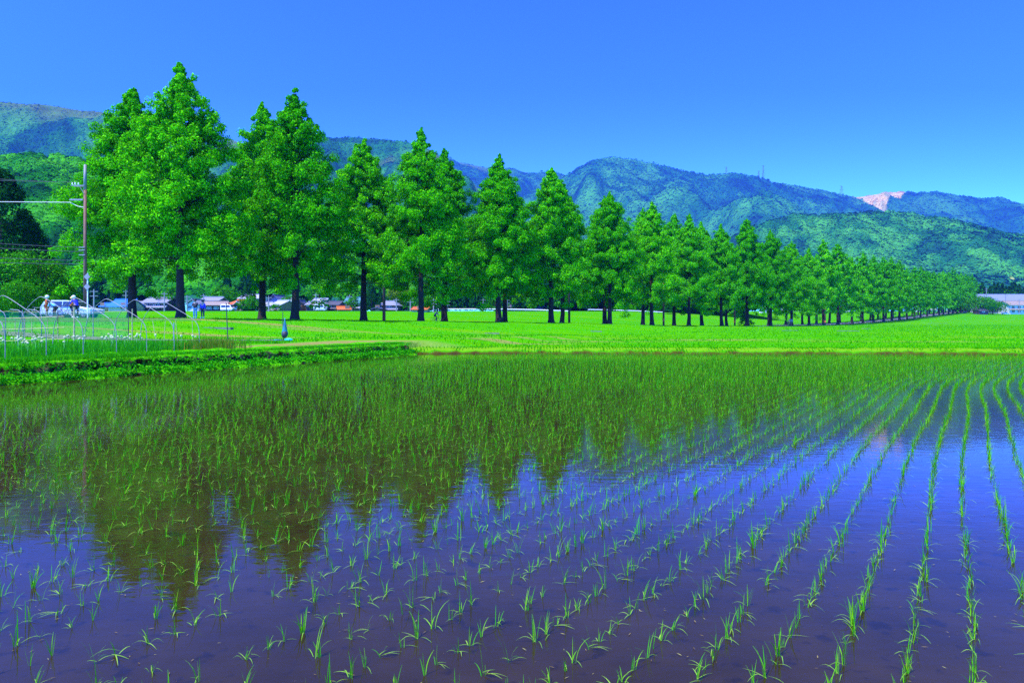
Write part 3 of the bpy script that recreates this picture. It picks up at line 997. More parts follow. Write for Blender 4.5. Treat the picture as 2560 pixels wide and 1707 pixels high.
# trees at the left edge and round the villages
cedarA = cone_tree(31, 20, 6.6, M_cedar, 330, 44, .45)
bushA = round_tree(41, 8.2, 4.2, M_broad, 95, 80, .3, .2, .05)
bushB = round_tree(42, 7.2, 3.6, M_broad, 80, 80, .28, .18, .05)
x, y, z = at(5, 801, 92); put_tree('cedar_tree', cedarA, (x, y, float(ground(x, y))), 1, 1.0, 'dark dense cedar rising at the left edge of the photo', 'tree')
x, y, z = at(60, 801, 97); put_tree('cedar_tree', cedarA, (x, y, float(ground(x, y))), 2.4, (.8, .8, .76), 'second dark cedar, half hidden right of the taller one', 'tree')
for px, Y, sc, rz, lb in ((15, 80, 1.0, 0, 'rounded leafy tree at the left edge below the cedar'), (95, 84, 1.02, 2, 'rounded leafy tree behind the orange jersey cyclist'), (148, 90, .82, 4, 'shaded leafy tree behind the white car'), (50, 74, .62, 1, 'low leafy shrub in front of the left trees'), (120, 76, .4, 3, 'small bright bush behind the standing cyclist')):
    x, y, z = at(px, 801, Y)
    put_tree('leafy_tree', bushA if sc > .9 else bushB, (x, y, float(ground(x, y)) - .2), rz, sc, lb, 'tree')
vill = {'round': round_tree(51, 6, 2.8, M_broad, 50, 40, .4, .15, .1), 'dark': cone_tree(52, 8, 2.8, M_cedar, 80, 24, .5),
        'bamboo': round_tree(53, 8, 4.2, M_bamboo, 60, 40, .5, .1, .1), 'bush': round_tree(54, 2.6, 2.2, M_broad, 30, 40, .3, .08, 0)}
for px, py, Y, kind, sc, lb in (
        (618, 776, 196, 'dark', .92, 'rounded dark conifer in front of the white storehouse'), (635, 776, 198, 'dark', .65, 'smaller dark conifer right of the taller one'),
        (608, 778, 190, 'round', .6, 'low garden tree in front of the rust orange house'), (630, 779, 188, 'round', .75, 'round green tree before the white storehouse'),
        (655, 779, 188, 'bush', 1.0, 'bush behind the third trunk'), (690, 780, 186, 'bush', .8, 'bush in front of the tan house'),
        (720, 776, 200, 'round', .8, 'pale green tree between the blue house and a trunk'), (548, 772, 225, 'round', 1.4, 'green tree right of the beige roofed house'),
        (430, 775, 205, 'round', 1.3, 'green tree between the two left houses'), (575, 770, 235, 'round', 1.5, 'tree left of the orange roofed house'),
        (884, 778, 190, 'round', .75, 'clipped tree in front of the teal roofed house'), (930, 776, 205, 'dark', .95, 'dark tree left of the grey hip roofed house'),
        (1000, 772, 225, 'bamboo', 1.15, 'yellow green bamboo clump behind the grey roofed house'), (1025, 774, 215, 'bush', 1.8, 'green bush right of the bamboo clump'),
        (1085, 779, 190, 'round', 1.0, 'green tree right of the orange warehouse'), (1100, 779, 200, 'dark', .8, 'dark tree beside the orange warehouse'),
        (870, 776, 230, 'round', 1.7, 'tall tree behind the teal roofed house'), (800, 772, 240, 'round', 1.8, 'tall tree behind the dark houses'),
        (1330, 775, 250, 'round', 1.2, 'round tree at the edge of the field below the hill'), (1400, 776, 250, 'round', 1.4, 'bright tree beyond the fifth trunk'),
        (1580, 774, 270, 'bush', 2.4, 'wide bush beyond the guardrail'), (1240, 776, 250, 'bush', 2.2, 'bush beside the dark field hut'),
        (1865, 812, 172, 'bush', .9, 'small sapling beside the avenue')):
    x, y, z = at(px, py, Y)
    put_tree('village_tree', vill[kind], (x, y, float(ground(x, y)) - .15), random.uniform(0, 6), sc, lb, 'tree')
wide = round_tree(61, 11, 9.5, M_broad, 110, 60, .6, .35, .12)
for px, Y, sc, lb in ((2450, 395, .95, 'wide spreading tree in front of the long metal roof'), (2482, 398, .75, 'lower spreading tree right of the widest one'), (2500, 462, 1.3, 'round light green tree in front of the cedar grove'), (2440, 470, 1.3, 'round tree beside the far pylon')):
    x, y, z = at(px, 801, Y)
    put_tree('spreading_tree', wide, (x, y, float(ground(x, y)) - .3), Y, sc, lb, 'tree')

# ------------------------------------------------------------------ road and roadside
sv = np.arange(-60, 560, 4.0)
def ribbon(name, n0, n1, mat, lift, label):
    V = []
    for s in sv:
        for n in (n0, n1):
            x, y = avpt(s, n); V.append((x, y, float(avz(s)) + lift))
    idx = np.arange(len(V)).reshape(-1, 2)
    Fq = np.stack([idx[:-1, 0], idx[1:, 0], idx[1:, 1], idx[:-1, 1]], -1)
    tag(obj_np(name, np.array(V), Fq, mat), label, kind='structure')
ribbon('road', 2.6, 9.0, M_asphalt, .06, 'grey asphalt road between the two rows of trees')
M_line = plain('road_paint', (.75, .75, .75), .7, 0, .1)
ribbon('road_edge_line', 2.9, 3.05, M_line, .065, 'white edge line of the avenue road')
ribbon('road_far_line', 8.55, 8.7, M_line, .065, 'white far edge line of the avenue road')


def rail_fence(name, label, s0, s1, n, hgt, mat, step, rails, post=.06, cat='fence'):
    x0, y0 = avpt(s0, n); z0 = float(ground(x0, y0))
    e = empty(name, (x0, y0, z0)); tag(e, label, cat)
    S = np.arange(s0, s1, step)
    P = [(*avpt(s, n), float(ground(*avpt(s, n)))) for s in S]
    for p in P:
        MB().box((p[0] - x0, p[1] - y0, p[2] - z0 + hgt / 2 - .1), (post, post, hgt + .2)).build('post', mat, e)
    for h in rails:
        rb = MB(); rb.tube([(p[0] - x0, p[1] - y0, p[2] - z0 + hgt * h) for p in P], .03, 5); rb.build('rail', mat, e)
    bb = MB()
    return e


sA, sB = s_of(1915, -1.0), s_of(2405, -1.0)
rail_fence('roadside_fence', 'low black railing along the road side of the avenue', sA, sB, -1.2, .8, M_black, 4.0, (.95, .55, .2))
sA, sB = s_of(1090, 110), s_of(1420, 110)


def guardrail(label, pxa, pxb, py, Y0, Y1):
    a, b = at(pxa, py, Y0), at(pxb, py, Y1)
    z0 = float(ground(a[0], a[1]))
    e = empty('guardrail', (a[0], a[1], z0)); tag(e, label, 'guardrail')
    n = 24
    P = [(a[0] + (b[0] - a[0]) * i / n, a[1] + (b[1] - a[1]) * i / n) for i in range(n + 1)]
    P = [(x, y, float(ground(x, y))) for x, y in P]
    for p in P[::2]: MB().box((p[0] - a[0], p[1] - a[1], p[2] - z0 + .35), (.12, .12, .9)).build('post', M_steel, e)
    g = MB(); g.tube([(p[0] - a[0], p[1] - a[1], p[2] - z0 + .65) for p in P], .17, 6); g.build('rail', M_white, e)


guardrail('white guardrail across the far field behind the avenue', 1095, 1420, 778, 215, 222)
guardrail('white guardrail farther right, below the foot of the hill', 1470, 1660, 776, 250, 262)


# ------------------------------------------------------------------ utility poles and wires
def crossarm(e, z, w, mat, dy=0):
    a = MB(); a.box((-w * .42, dy, z), (w, .09, .1)); a.build('crossarm', mat, e)


x, y, z = at(213, 795, 63); zg = float(ground(x, y))
top = at(213, 412, 63)[2] - zg
pole = empty('utility_pole', (x, y, zg)); tag(pole, 'tall brown utility pole with grey top beside the white car', 'utility pole', 'utility poles along the avenue')
MB().tube([(0, 0, -.4), (0, 0, top - 2.0)], [.155, .125], 12).build('pole', M_polewood, pole, True)
MB().tube([(0, 0, top - 2.3), (0, 0, top)], [.15, .11], 12).build('pole_sleeve', M_polegrey, pole, True)
a = MB()
a.box((-.55, -.2, top - 1.95), (1.25, .06, .07)); a.box((-.55, .2, top - 1.95), (1.25, .06, .07)); a.build('crossarm', M_steel, pole)
a = MB(); a.tube([(-.45, -.2, top - 1.95), (0, -.14, top - 2.7)], .03, 5); a.tube([(-.3, .2, top - 1.95), (0, .14, top - 2.7)], .03, 5); a.build('brace', M_steel, pole)
for dx in (-1.05, -.8, -.5): MB().lathe([(.03, 0), (.06, .05), (.035, .09), (.06, .13), (.03, .2)], (dx, -.2, top - 1.9), 8).build('insulator', M_white, pole)
MB().box((-.75, -.1, at(213, 500, 63)[2] - zg), (1.2, .1, .14)).build('cable_bracket', M_steel, pole)
for pyy in (619, 626, 638): MB().box((-.15, -.15, at(213, pyy, 63)[2] - zg), (.55, .25, .08)).build('bracket', M_steel, pole)


def wire(name, label, pts, r, mat, sag=0.0):
    P = []
    for a, b in zip(pts[:-1], pts[1:]):
        for q in np.linspace(0, 1, 10, endpoint=False):
            P.append((a[0] + (b[0] - a[0]) * q, a[1] + (b[1] - a[1]) * q, a[2] + (b[2] - a[2]) * q - sag * 4 * q * (1 - q)))
    P.append(pts[-1])
    tag(MB().tube(P, r, 6).build(name, mat), label, 'cable')


wire('overhead_cable', 'thick pale twisted cable running left from the utility pole', [at(-400, 502, 60), at(175, 506, 63), at(195, 516, 63), at(210, 519, 63)], .032, M_cablew)
for pa, pb, lb in (((-400, 418, 60), (186, 457, 63), 'uppermost thin dark wire running left from the pole top'), ((-400, 432, 60), (195, 456, 63), 'thin dark wire just below the uppermost one'),
                   ((-400, 580, 60), (210, 619, 63), 'dark wire crossing the shaded cedar, above its twin'), ((-400, 592, 60), (212, 630, 63), 'dark wire crossing the shaded cedar, below its twin'),
                   ((-400, 620, 60), (212, 652, 63), 'dark wire passing over the leafy trees, upper one'), ((-400, 640, 60), (212, 660, 63), 'dark wire passing over the leafy trees, lowest one')):
    wire('power_wire', lb, [at(*pa), at(*pb)], .022, M_wire, .15)
wire('power_wire', 'dark wire seen through the gaps under the avenue crowns', [at(214, 640, 63), at(960, 709, 92), at(1423, 735, 130)], .022, M_wire, .2)

for px, py, topy, Y, mat, lb in ((960, 803, 640, 92, M_black, 'dark shaded utility pole between the third and fourth trunk pairs'), (1423, 811, 640, 121, M_black, 'dark utility pole just right of the fifth trunk pair'),  # brown poles under the crowns: their shade is put into the colour as black
                                 (1659, 815, 660, 142, M_polewood, 'brown utility pole with orange band near its foot'), (1837, 815, 700, 168, M_polewood, 'slim dark pole among the middle trunks of the avenue'),
                                 (2063, 813, 740, 215, M_polewood, 'brown pole beside the dark thicket on the avenue')):
    x, y, z = at(px, py, Y); zg = float(ground(x, y)); tp = at(px, topy, Y)[2] - zg
    e = empty('utility_pole', (x, y, zg)); tag(e, lb, 'utility pole', 'utility poles along the avenue')
    MB().tube([(0, 0, -.4), (0, 0, tp)], [.22, .16], 10).build('pole', mat, e, True)
    MB().box((0, 0, tp - .6), (1.4, .1, .1)).build('crossarm', M_steel, e)
    if mat is M_polewood: MB().tube([(0, 0, .9), (0, 0, 1.5)], .24, 10).build('band', RF_orange, e)

# diamond signs on a white post
x, y, z = at(219, 776, 60); zg = float(ground(x, y))
e = empty('road_sign', (x, y, zg)); tag(e, 'white post with two grey diamond sign plates seen from behind', 'road sign')
MB().tube([(0, 0, -.3), (0, 0, at(219, 683, 60)[2] - zg)], .05, 10).build('post', M_white, e)
for pyy in (692, 717):
    zz = at(219, pyy, 60)[2] - zg; d = .29
    MB().prism([(-d, zz), (0, zz - d), (d, zz), (0, zz + d)], -.1, -.07).build('sign_plate', M_polegrey, e)


# ------------------------------------------------------------------ houses
def house(label, px0, px1, base, eave, ridge, Y, wall, roof, dep=None, face='slope', skirt=None, win=2, door=True, lower=None, cat='house', name='house', rz=None, tilt=.25, gab=None):
    """eave, ridge: photo rows. face 'slope': roof slope towards us, 'gable': gable end towards us, 'hip'"""
    w = (px1 - px0) / F * Y; x = ((px0 + px1) / 2 - CX) / F * Y
    k = 1 / F * Y
    zb = H - (base - HY) * k
    zg = float(ground(x, Y)); 
    he = (base - eave) * k; hr = (base - ridge) * k
    dep = dep or w * .8
    e = empty(name, (x, Y + dep / 2, zb), rz or 0.0); tag(e, label, cat)
    hx, hy = w / 2 * .9, dep / 2 * .9
    b = MB()
    sink = max(1.0, zb - zg + 1)
    if face == 'gable':
        b.prism([(-hx, -sink), (hx, -sink), (hx, he), (0, hr - .25), (-hx, he)], -hy, hy)
    else:
        b.box((0, 0, (he - sink) / 2), (2 * hx, 2 * hy, he + sink))
        if face == 'slope':
            b2 = MB(); vs = [(-hx + .01, -hy, he), (-hx + .01, hy, he), (-hx + .01, 0, hr - .2), (hx - .01, -hy, he), (hx - .01, hy, he), (hx - .01, 0, hr - .2)]
            b.add(vs, [(0, 1, 2), (5, 4, 3)])
    b.build('wall', wall, e)
    r = MB(); ov = .55; ox, oy = w / 2 + .1, dep / 2 + .35; th = .16
    drop = (hr - he)
    if face == 'slope':
        ez = he - drop * .12
        r.prism([], 0, 0) if False else None
        for sg in (-1, 1):
            r.add([(-ox, sg * oy, ez), (ox, sg * oy, ez), (ox, 0, hr), (-ox, 0, hr), (-ox, sg * oy, ez + th), (ox, sg * oy, ez + th), (ox, 0, hr + th), (-ox, 0, hr + th)],
                  [(0, 1, 2, 3), (4, 5, 6, 7), (0, 1, 5, 4), (1, 2, 6, 5), (3, 0, 4, 7)])
        r.box((0, 0, hr + th + .12), (2 * ox, .35, .25))
    elif face == 'gable':
        ez = he - drop * .12
        for sg in (-1, 1):
            r.add([(sg * ox, -oy, ez), (sg * ox, oy, ez), (0, oy, hr), (0, -oy, hr), (sg * ox, -oy, ez + th), (sg * ox, oy, ez + th), (0, oy, hr + th), (0, -oy, hr + th)],
                  [(0, 1, 2, 3), (4, 5, 6, 7), (0, 1, 5, 4), (1, 2, 6, 5), (3, 0, 4, 7)])
        r.box((0, 0, hr + th + .12), (.35, 2 * oy, .25))
    else:
        ez = he - .05; q = ox * .45
        r.add([(-ox, -oy, ez), (ox, -oy, ez), (ox, oy, ez), (-ox, oy, ez), (-q, 0, hr), (q, 0, hr)], [(0, 1, 5, 4), (1, 2, 5), (2, 3, 4, 5), (3, 0, 4), (3, 2, 1, 0)])
        r.box((0, 0, hr + .1), (2 * q, .35, .3))
    rf = r.build('roof', roof, e)
    f0 = -hy
    if skirt:
        zs = he * skirt
        s = MB(); s.add([(-ox, f0 - 1.3, zs - .45), (ox, f0 - 1.3, zs - .45), (ox, f0 + .02, zs + .2), (-ox, f0 + .02, zs + .2), (-ox, f0 - 1.3, zs - .33), (ox, f0 - 1.3, zs - .33), (ox, f0 + .02, zs + .32), (-ox, f0 + .02, zs + .32)],
                        [(0, 1, 2, 3), (4, 5, 6, 7), (0, 1, 5, 4), (1, 2, 6, 5), (3, 0, 4, 7)])
        s.build('lower_roof', lower or roof, e)
    rows = [(.72 if skirt else .5)] + ([.22] if skirt else [])
    for ri, rh in enumerate(rows):
        for q in range(win):
            wx = -hx + 2 * hx * (q + .5) / win; ww = min(1.7, 2 * hx / win * .62); wh = min(1.2, he * .3)
            if door and ri == len(rows) - 1 and q == win - 1:
                d = MB(); d.box((wx, f0 - .02, .95), (1.2, .1, 1.9)); d.build('door', M_brownwood, e); continue
            zc = max(.8, he * rh)
            wf = MB(); wf.box((wx, f0 - .025, zc + wh / 2), (ww + .16, .07, .1)); wf.box((wx, f0 - .025, zc - wh / 2), (ww + .16, .07, .1))
            for q2 in (-ww / 2, 0, ww / 2): wf.box((wx + q2, f0 - .03, zc), (.09, .07, wh - .1))
            wo = wf.build('window', M_white if wall is not M_plaster else M_steel, e)
            MB().box((wx, f0 - .012, zc), (ww, .05, wh)).build('pane', M_glass, wo)
    return e


house('low blue roofed shed left of the larger blue roofed one', 248, 262, 773, 766, 759, 195, M_cream, RF_blue, 5, 'slope', win=1)
house('cream shed with bright blue metal roof', 266, 320, 773, 765, 749, 190, M_cream, RF_blue, 9, 'slope', win=2, cat='shed', name='shed')
house('long pale roofed annexe between the blue shed and the two storey house', 318, 352, 774, 762, 755, 198, M_plaster, RF_beige, 6, 'slope', win=2)
house('two storey house with pale grey tiled roof left of the second trunk', 352, 416, 775, 756, 744, 200, M_darkwood, RF_grey, 9, 'slope', .5, 4)
house('small white gabled house right of the second trunk', 464, 496, 775, 760, 749, 205, M_plaster, RF_grey, 8, 'gable', win=2)
house('two storey house with pale roof behind the beige roofed one', 494, 545, 772, 753, 743, 215, M_darkwood, RF_grey, 9, 'slope', win=3)
house('house with broad beige roof and dark gable side', 500, 554, 777, 763, 754, 195, M_darkwood, RF_beige, 8, 'slope', win=3, rz=.35)
house('rust red house with orange tiled roof', 577, 606, 777, 760, 750, 200, M_brownwood, RF_orange, 8, 'slope', .5, 2, rz=-.4)
house('dark brown barn with grey roof beside the orange roofed house', 590, 622, 777, 764, 755, 196, M_darkwood, RF_grey, 8, 'gable', win=2, rz=-.4)
house('big white storehouse with plain white walls rising behind the trees', 594, 646, 774, 746, 737, 220, M_plaster, RF_pale, 10, 'slope', win=3)
house('white roofed building behind the third trunk', 636, 672, 779, 765, 757, 196, M_plaster, RF_pale, 7, 'slope', win=2)
house('large dark gabled house with blue grey side roof', 662, 706, 778, 755, 738, 205, M_bluewall, RF_slate, 12, 'gable', .55, 2, lower=RF_pale)
house('tan walled house with bright white roof', 680, 714, 780, 763, 752, 190, M_tan, RF_pale, 8, 'slope', .45, 2, rz=-.3)
house('pale blue house with white roof left of the fourth trunk', 703, 730, 776, 756, 746, 205, M_bluewall, RF_pale, 8, 'slope', win=2)
house('small rusty shed right of the fourth trunk', 742, 755, 772, 758, 750, 210, M_rust, RF_dark, 5, 'gable', win=1, cat='shed', name='shed')
house('low dark house with grey roof, leftmost of the dark group', 762, 790, 771, 762, 755, 205, M_darkwood, RF_grey, 8, 'slope', win=2)
house('dark house with pale roof standing behind the dark group', 778, 812, 771, 754, 747, 218, M_darkwood, RF_pale, 8, 'slope', win=2)
house('dark timber house with grey gable roof in the middle of the dark group', 794, 818, 775, 762, 753, 200, M_darkwood, RF_grey, 7, 'gable', .5, 2)
house('dark timber house at the right of the dark group', 814, 848, 776, 762, 754, 202, M_darkwood, RF_dark, 8, 'slope', .5, 2)
house('low dark shed with orange roof in front of the dark houses', 834, 868, 781, 774, 767, 186, M_darkwood, RF_orange, 7, 'slope', win=2, cat='shed', name='shed', rz=.3)
house('yellow walled two storey house with teal roof', 858, 900, 778, 757, 744, 208, M_cream, RF_teal, 9, 'slope', .5, 3, lower=RF_grey)
house('dark timber house with grey hip roof right of the dark pole', 940, 994, 779, 763, 752, 205, M_darkwood, RF_grey, 10, 'hip', .5, 4)
house('low dark outbuilding left of the hip roofed house', 928, 958, 779, 773, 769, 196, M_darkwood, RF_slate, 6, 'gable', win=1, cat='shed', name='shed')
house('bright orange warehouse with grey shutter', 1027, 1068, 783, 774, 769, 180, M_cream, RF_orange, 9, 'slope', win=1, cat='warehouse', name='warehouse')
house('small dark hut at the edge of the far field', 1258, 1278, 774, 768, 763, 255, M_darkwood, RF_dark, 6, 'slope', win=1, cat='hut', name='hut')
# right-hand village
house('long building with pale blue metal roof in front of the cedar grove', 2462, 2660, 765, 752, 735, 440, M_darkwood, RF_metal, 20, 'slope', win=9)
house('dark annexe with small square windows below the long metal roof', 2464, 2486, 765, 748, 744, 425, M_darkwood, RF_dark, 6, 'slope', win=4)
house('blue gabled house behind the spreading tree', 2484, 2514, 780, 764, 753, 415, M_bluewall, RF_grey, 12, 'gable', win=2)
house('house with pale lower roofs left of the blue gable', 2450, 2480, 775, 757, 750, 425, M_plaster, RF_grey, 10, 'slope', win=3)
house('house with long grey roof between the blue gable and the white house', 2500, 2530, 775, 758, 752, 425, M_plaster, RF_grey, 10, 'slope', win=3)
house('white house with beige tiled roof and red brown garage at the right edge', 2524, 2590, 783, 762, 752, 405, M_plaster, RF_beige, 12, 'slope', .5, 4)
house('blue roofed house at the end of the avenue', 2432, 2452, 770, 756, 746, 440, M_darkwood, RF_slate, 10, 'slope', win=2)
house('distant house with orange roof at the end of the avenue', 2430, 2440, 770, 743, 738, 455, M_plaster, RF_orange, 8, 'slope', win=2)
house('pale low building seen between the last trunks of the avenue', 2300, 2345, 784, 774, 769, 470, M_plaster, RF_pale, 9, 'slope', win=4)
house('yellow building seen between the last trunks of the avenue', 2385, 2412, 781, 770, 765, 470, M_cream, RF_pale, 9, 'slope', win=3)
house('white building seen behind the middle trunks of the avenue', 1965, 2005, 775, 766, 761, 420, M_plaster, RF_pale, 9, 'slope', win=4)
house('low white house far behind the avenue', 2100, 2150, 776, 768, 763, 450, M_plaster, RF_pale, 9, 'slope', win=5)
house('open dark roofed shelter under the spreading tree', 2448, 2472, 783, 777, 773, 388, M_darkwood, RF_dark, 6, 'slope', win=1, door=False, cat='shelter', name='shelter')


def thin_pole(px, base, top, Y, label, arms=2):
    x, y, z = at(px, base, Y); zg = float(ground(x, y)); tp = at(px, top, Y)[2] - zg
    e = empty('utility_pole', (x, y, zg)); tag(e, label, 'utility pole', 'thin grey poles in the village')
    MB().tube([(0, 0, -.5), (0, 0, tp)], [.2, .13], 8).build('pole', M_polegrey, e)
    for q in range(arms): MB().box((0, 0, tp - .5 - q * 1.0), (1.8, .12, .12)).build('crossarm', M_steel, e)


for px, b, tpy, Y, lb in ((235, 775, 723, 150, 'thin grey pole left of the blue roofed shed'), (315, 775, 724, 175, 'thin grey pole beside the first trunk'), (411, 774, 730, 185, 'thin grey pole in front of the two storey house'),
                          (509, 776, 735, 190, 'thin grey pole before the beige roofed house'), (468, 776, 738, 190, 'thin grey pole beside the small white gable'), (672, 780, 740, 185, 'thin grey pole before the dark gabled house'),
                          (790, 776, 733, 195, 'thin grey pole behind the pale roof of the dark group'), (874, 780, 737, 190, 'thin grey pole before the teal roofed house'), (991, 778, 745, 195, 'thin grey pole beside the hip roofed house'),
                          (1026, 778, 742, 195, 'thin grey pole left of the orange warehouse'), (1084, 782, 746, 180, 'thin grey pole right of the orange warehouse'), (1118, 779, 750, 200, 'thin grey pole right of the shaded cyclist'),
                          (1208, 773, 747, 240, 'thin grey pole in the far field, left'), (1268, 773, 747, 240, 'thin grey pole beside the dark hut'),
                          (2466, 782, 720, 400, 'thin grey pole above the spreading tree'), (2514, 783, 735, 400, 'thin grey pole before the long metal roof'), (2548, 784, 748, 400, 'thin grey pole before the white house')):
    thin_pole(px, b, tpy, Y, lb)


def pylon(px, base, top, Y, zb, label, w=9.0):
    x, y, z = at(px, base, Y)
    h = at(px, top, Y)[2] - zb
    e = empty('transmission_tower', (x, y, zb)); tag(e, label, 'pylon', 'transmission towers on the hills')
    b = MB(); r = max(.16, Y * .00011)
    lev = [(0, w * .5), (.35, w * .3), (.6, w * .18), (1.0, w * .1)]
    for sx in (-1, 1):
        for sy in (-1, 1):
            b.tube([(sx * q, sy * q, h * t_) for t_, q in lev], r, 5)
    for (t0, q0), (t1, q1) in zip(lev[:-1], lev[1:]):
        for sg in (-1, 1):
            b.tube([(-sg * q0, -q0, h * t0), (sg * q1, -q1, h * t1)], r * .7, 4)
            b.tube([(-sg * q0, q0, h * t0), (sg * q1, q1, h * t1)], r * .7, 4)
    b.build('lattice_mast', M_polegrey, e)
    for t_ in (.62, .8, .97):
        a = MB(); a.tube([(-w * .55, 0, h * t_ + .3), (0, 0, h * t_), (w * .55, 0, h * t_ + .3)], r, 5); a.tube([(-w * .55, 0, h * t_ + .3), (-w * .55, 0, h * t_ + 1.6)], r * .8, 4); a.tube([(w * .55, 0, h * t_ + .3), (w * .55, 0, h * t_ + 1.6)], r * .8, 4)
        a.build('cross_arm', M_polegrey, e)


def zhill(zf, px, Y): return float(zf(np.array([(px - CX) / F * Y]), np.array([Y]))[0][0])


pylon(1816, 432, 417, 1310 * 5.0, zhill(hillC, 1816, 1310 * 5.0) - 2, 'lattice pylon on the ridge, leftmost of the group', 8 * KF)
pylon(1897, 440, 427, 1320 * 5.0, zhill(hillC, 1897, 1320 * 5.0) - 2, 'short lattice pylon left of the tallest one', 7 * KF)
pylon(1908, 440, 414, 1320 * 5.0, zhill(hillC, 1908, 1320 * 5.0) - 2, 'tallest lattice pylon on the right shoulder of the mountain', 8 * KF)
pylon(2104, 485, 465, 1880 * KF, zhill(hillD, 2104, 1880 * KF) - 2, 'lattice pylon left of the quarry scar', 11 * KF)
x, y, z = at(2443, 775, 460)
pylon(2443, 775, 717, 460, float(ground(x, y)), 'grey lattice tower at the end of the avenue', 5.5)

# ------------------------------------------------------------------ vehicles
def car(label, loc, rz, body_m, sc=1.0, kind='wagon'):
    e = empty('parked_car', loc, rz); e.scale = (sc, sc, sc); tag(e, label, 'car')
    if kind == 'wagon':
        prof_ = [(-2.2, .35), (2.15, .35), (2.25, .55), (2.2, .72), (1.75, .86), (1.15, .95), (.45, 1.43), (-.2, 1.52), (-1.5, 1.52), (-1.95, 1.42), (-2.2, .95)]
    else:
        prof_ = [(-1.7, .35), (1.6, .35), (1.7, .6), (1.62, .95), (1.3, 1.05), (.95, 1.78), (-1.5, 1.85), (-1.7, 1.7)]
    n = len(prof_)
    ys = [(-.82, .96), (-.78, 1.0), (.78, 1.0), (.82, .96)]
    b = MB(); vs, fs = [], []
    for y_, s in [(-.84, 1.0), (.84, 1.0)]:
        for px_, pz_ in prof_:
            inset = .16 * max(0, (pz_ - .95)) / .6
            vs.append((px_, y_ * (1 - inset), pz_))
    for i in range(n):
        j = (i + 1) % n
        fs.append((i, j, n + j, n + i))
    fs.append(tuple(range(n))[::-1]); fs.append(tuple(range(n, 2 * n)))
    body = MB().add(vs, fs).build('body', body_m, e)
    bv = body.modifiers.new('bevel', 'BEVEL'); bv.width = .05; bv.segments = 2; bv.limit_method = 'ANGLE'
    zt, zl = (1.42, .98) if kind == 'wagon' else (1.65, 1.05)
    for sg in (-1, 1):
        for xa, xb, xc, xd in (((.95, .35, -.35, -.35), (-.42, -.42, -1.3, -1.3), (-1.37, -1.37, -1.75, -1.95)) if kind == 'wagon' else ((1.0, .85, -.2, -.2), (-.28, -.28, -1.5, -1.5))):
            q = lambda z_: sg * (.84 * (1 - .16 * (z_ - .95) / .6) + .006)
            MB().add([(xa, q(zl), zl), (xb, q(zt), zt), (xc, q(zt), zt), (xd, q(zl), zl)], [(0, 1, 2, 3) if sg < 0 else (3, 2, 1, 0)]).build('side_window', M_glass, e)
    f0, f1 = ((1.12, .99), (.5, 1.4)) if kind == 'wagon' else ((1.28, 1.1), (1.0, 1.68))
    MB().add([(f0[0] + .01, -.7, f0[1] + .01), (f0[0] + .01, .7, f0[1] + .01), (f1[0] + .02, .62, f1[1] + .01), (f1[0] + .02, -.62, f1[1] + .01)], [(0, 1, 2, 3)]).build('windscreen', M_glass, e)
    for wx in ((-1.35, 1.35) if kind == 'wagon' else (-1.1, 1.1)):
        for sg in (-1, 1):
            w = empty('wheel', (wx, sg * .74, .32), 0, e)
            MB().torus((0, 0, 0), .24, .085, 'y', 18, 8).build('tyre', M_tyre, w, True)
            MB().prism([(.2 * cos(q * pi / 6), .2 * sin(q * pi / 6)) for q in range(12)], -.06, .06).build('rim', M_steel, w)
    for sg in (-1, 1):
        MB().ball((2.12 if kind == 'wagon' else 1.62, sg * .6, .68), .12, (.7, 1.4, .7)).build('headlight', M_white, e)
        MB().ball((-2.17 if kind == 'wagon' else -1.67, sg * .62, .85), .1, (.5, 1, 1.3)).build('tail_light', M_rust, e)
    return e


M_carw = plain('pale_blue_white_paint', (.36, .46, .5), .25, 0, .03)
M_carwhite = plain('white_car_paint', (.75, .76, .8), .3, 0, .03)
x, y, z = at(182, 795, 61); car('pale station wagon parked behind the cyclists beside the utility pole', (x, y, float(ground(x, y)) - .02), .03, M_carw, 1.05)
for px, Y, rz, kind, m, lb in ((801, 186, .1, 'van', M_carwhite, 'small white van in front of the dark timber houses'), (569, 188, .0, 'van', M_carwhite, 'white van left of the orange roofed house'),
                               (1908, 330, .2, 'van', M_carwhite, 'white minibus far behind the middle of the avenue'), (2412, 402, 1.0, 'wagon', MATS['blue_grey_wall'], 'small blue car at the far end of the avenue'),
                               (2513, 396, .3, 'wagon', M_carwhite, 'white car beside the white house at the right')):
    x, y, z = at(px, 801, Y); car(lb, (x, y, float(ground(x, y)) + .02), rz, m, 1.0, kind)

# ------------------------------------------------------------------ people and bicycles
def skinmesh(name, J, E, mat, parent, root, sub=1):
    names = list(J)
    me = bpy.data.meshes.new(name)
    me.from_pydata([J[n][0] for n in names], [(names.index(a), names.index(b)) for a, b in E], [])
    me.materials.append(mat)
    o = link(bpy.data.objects.new(name, me), parent)
    md = o.modifiers.new('skin', 'SKIN'); md.use_smooth_shade = True
    for i, n in enumerate(names):
        sv_ = me.skin_vertices[0].data[i]
        r = J[n][1]; sv_.radius = (r, r) if not hasattr(r, '__len__') else r
        sv_.use_root = (n == root)
    s = o.modifiers.new('sub', 'SUBSURF'); s.levels = s.render_levels = sub
    return o


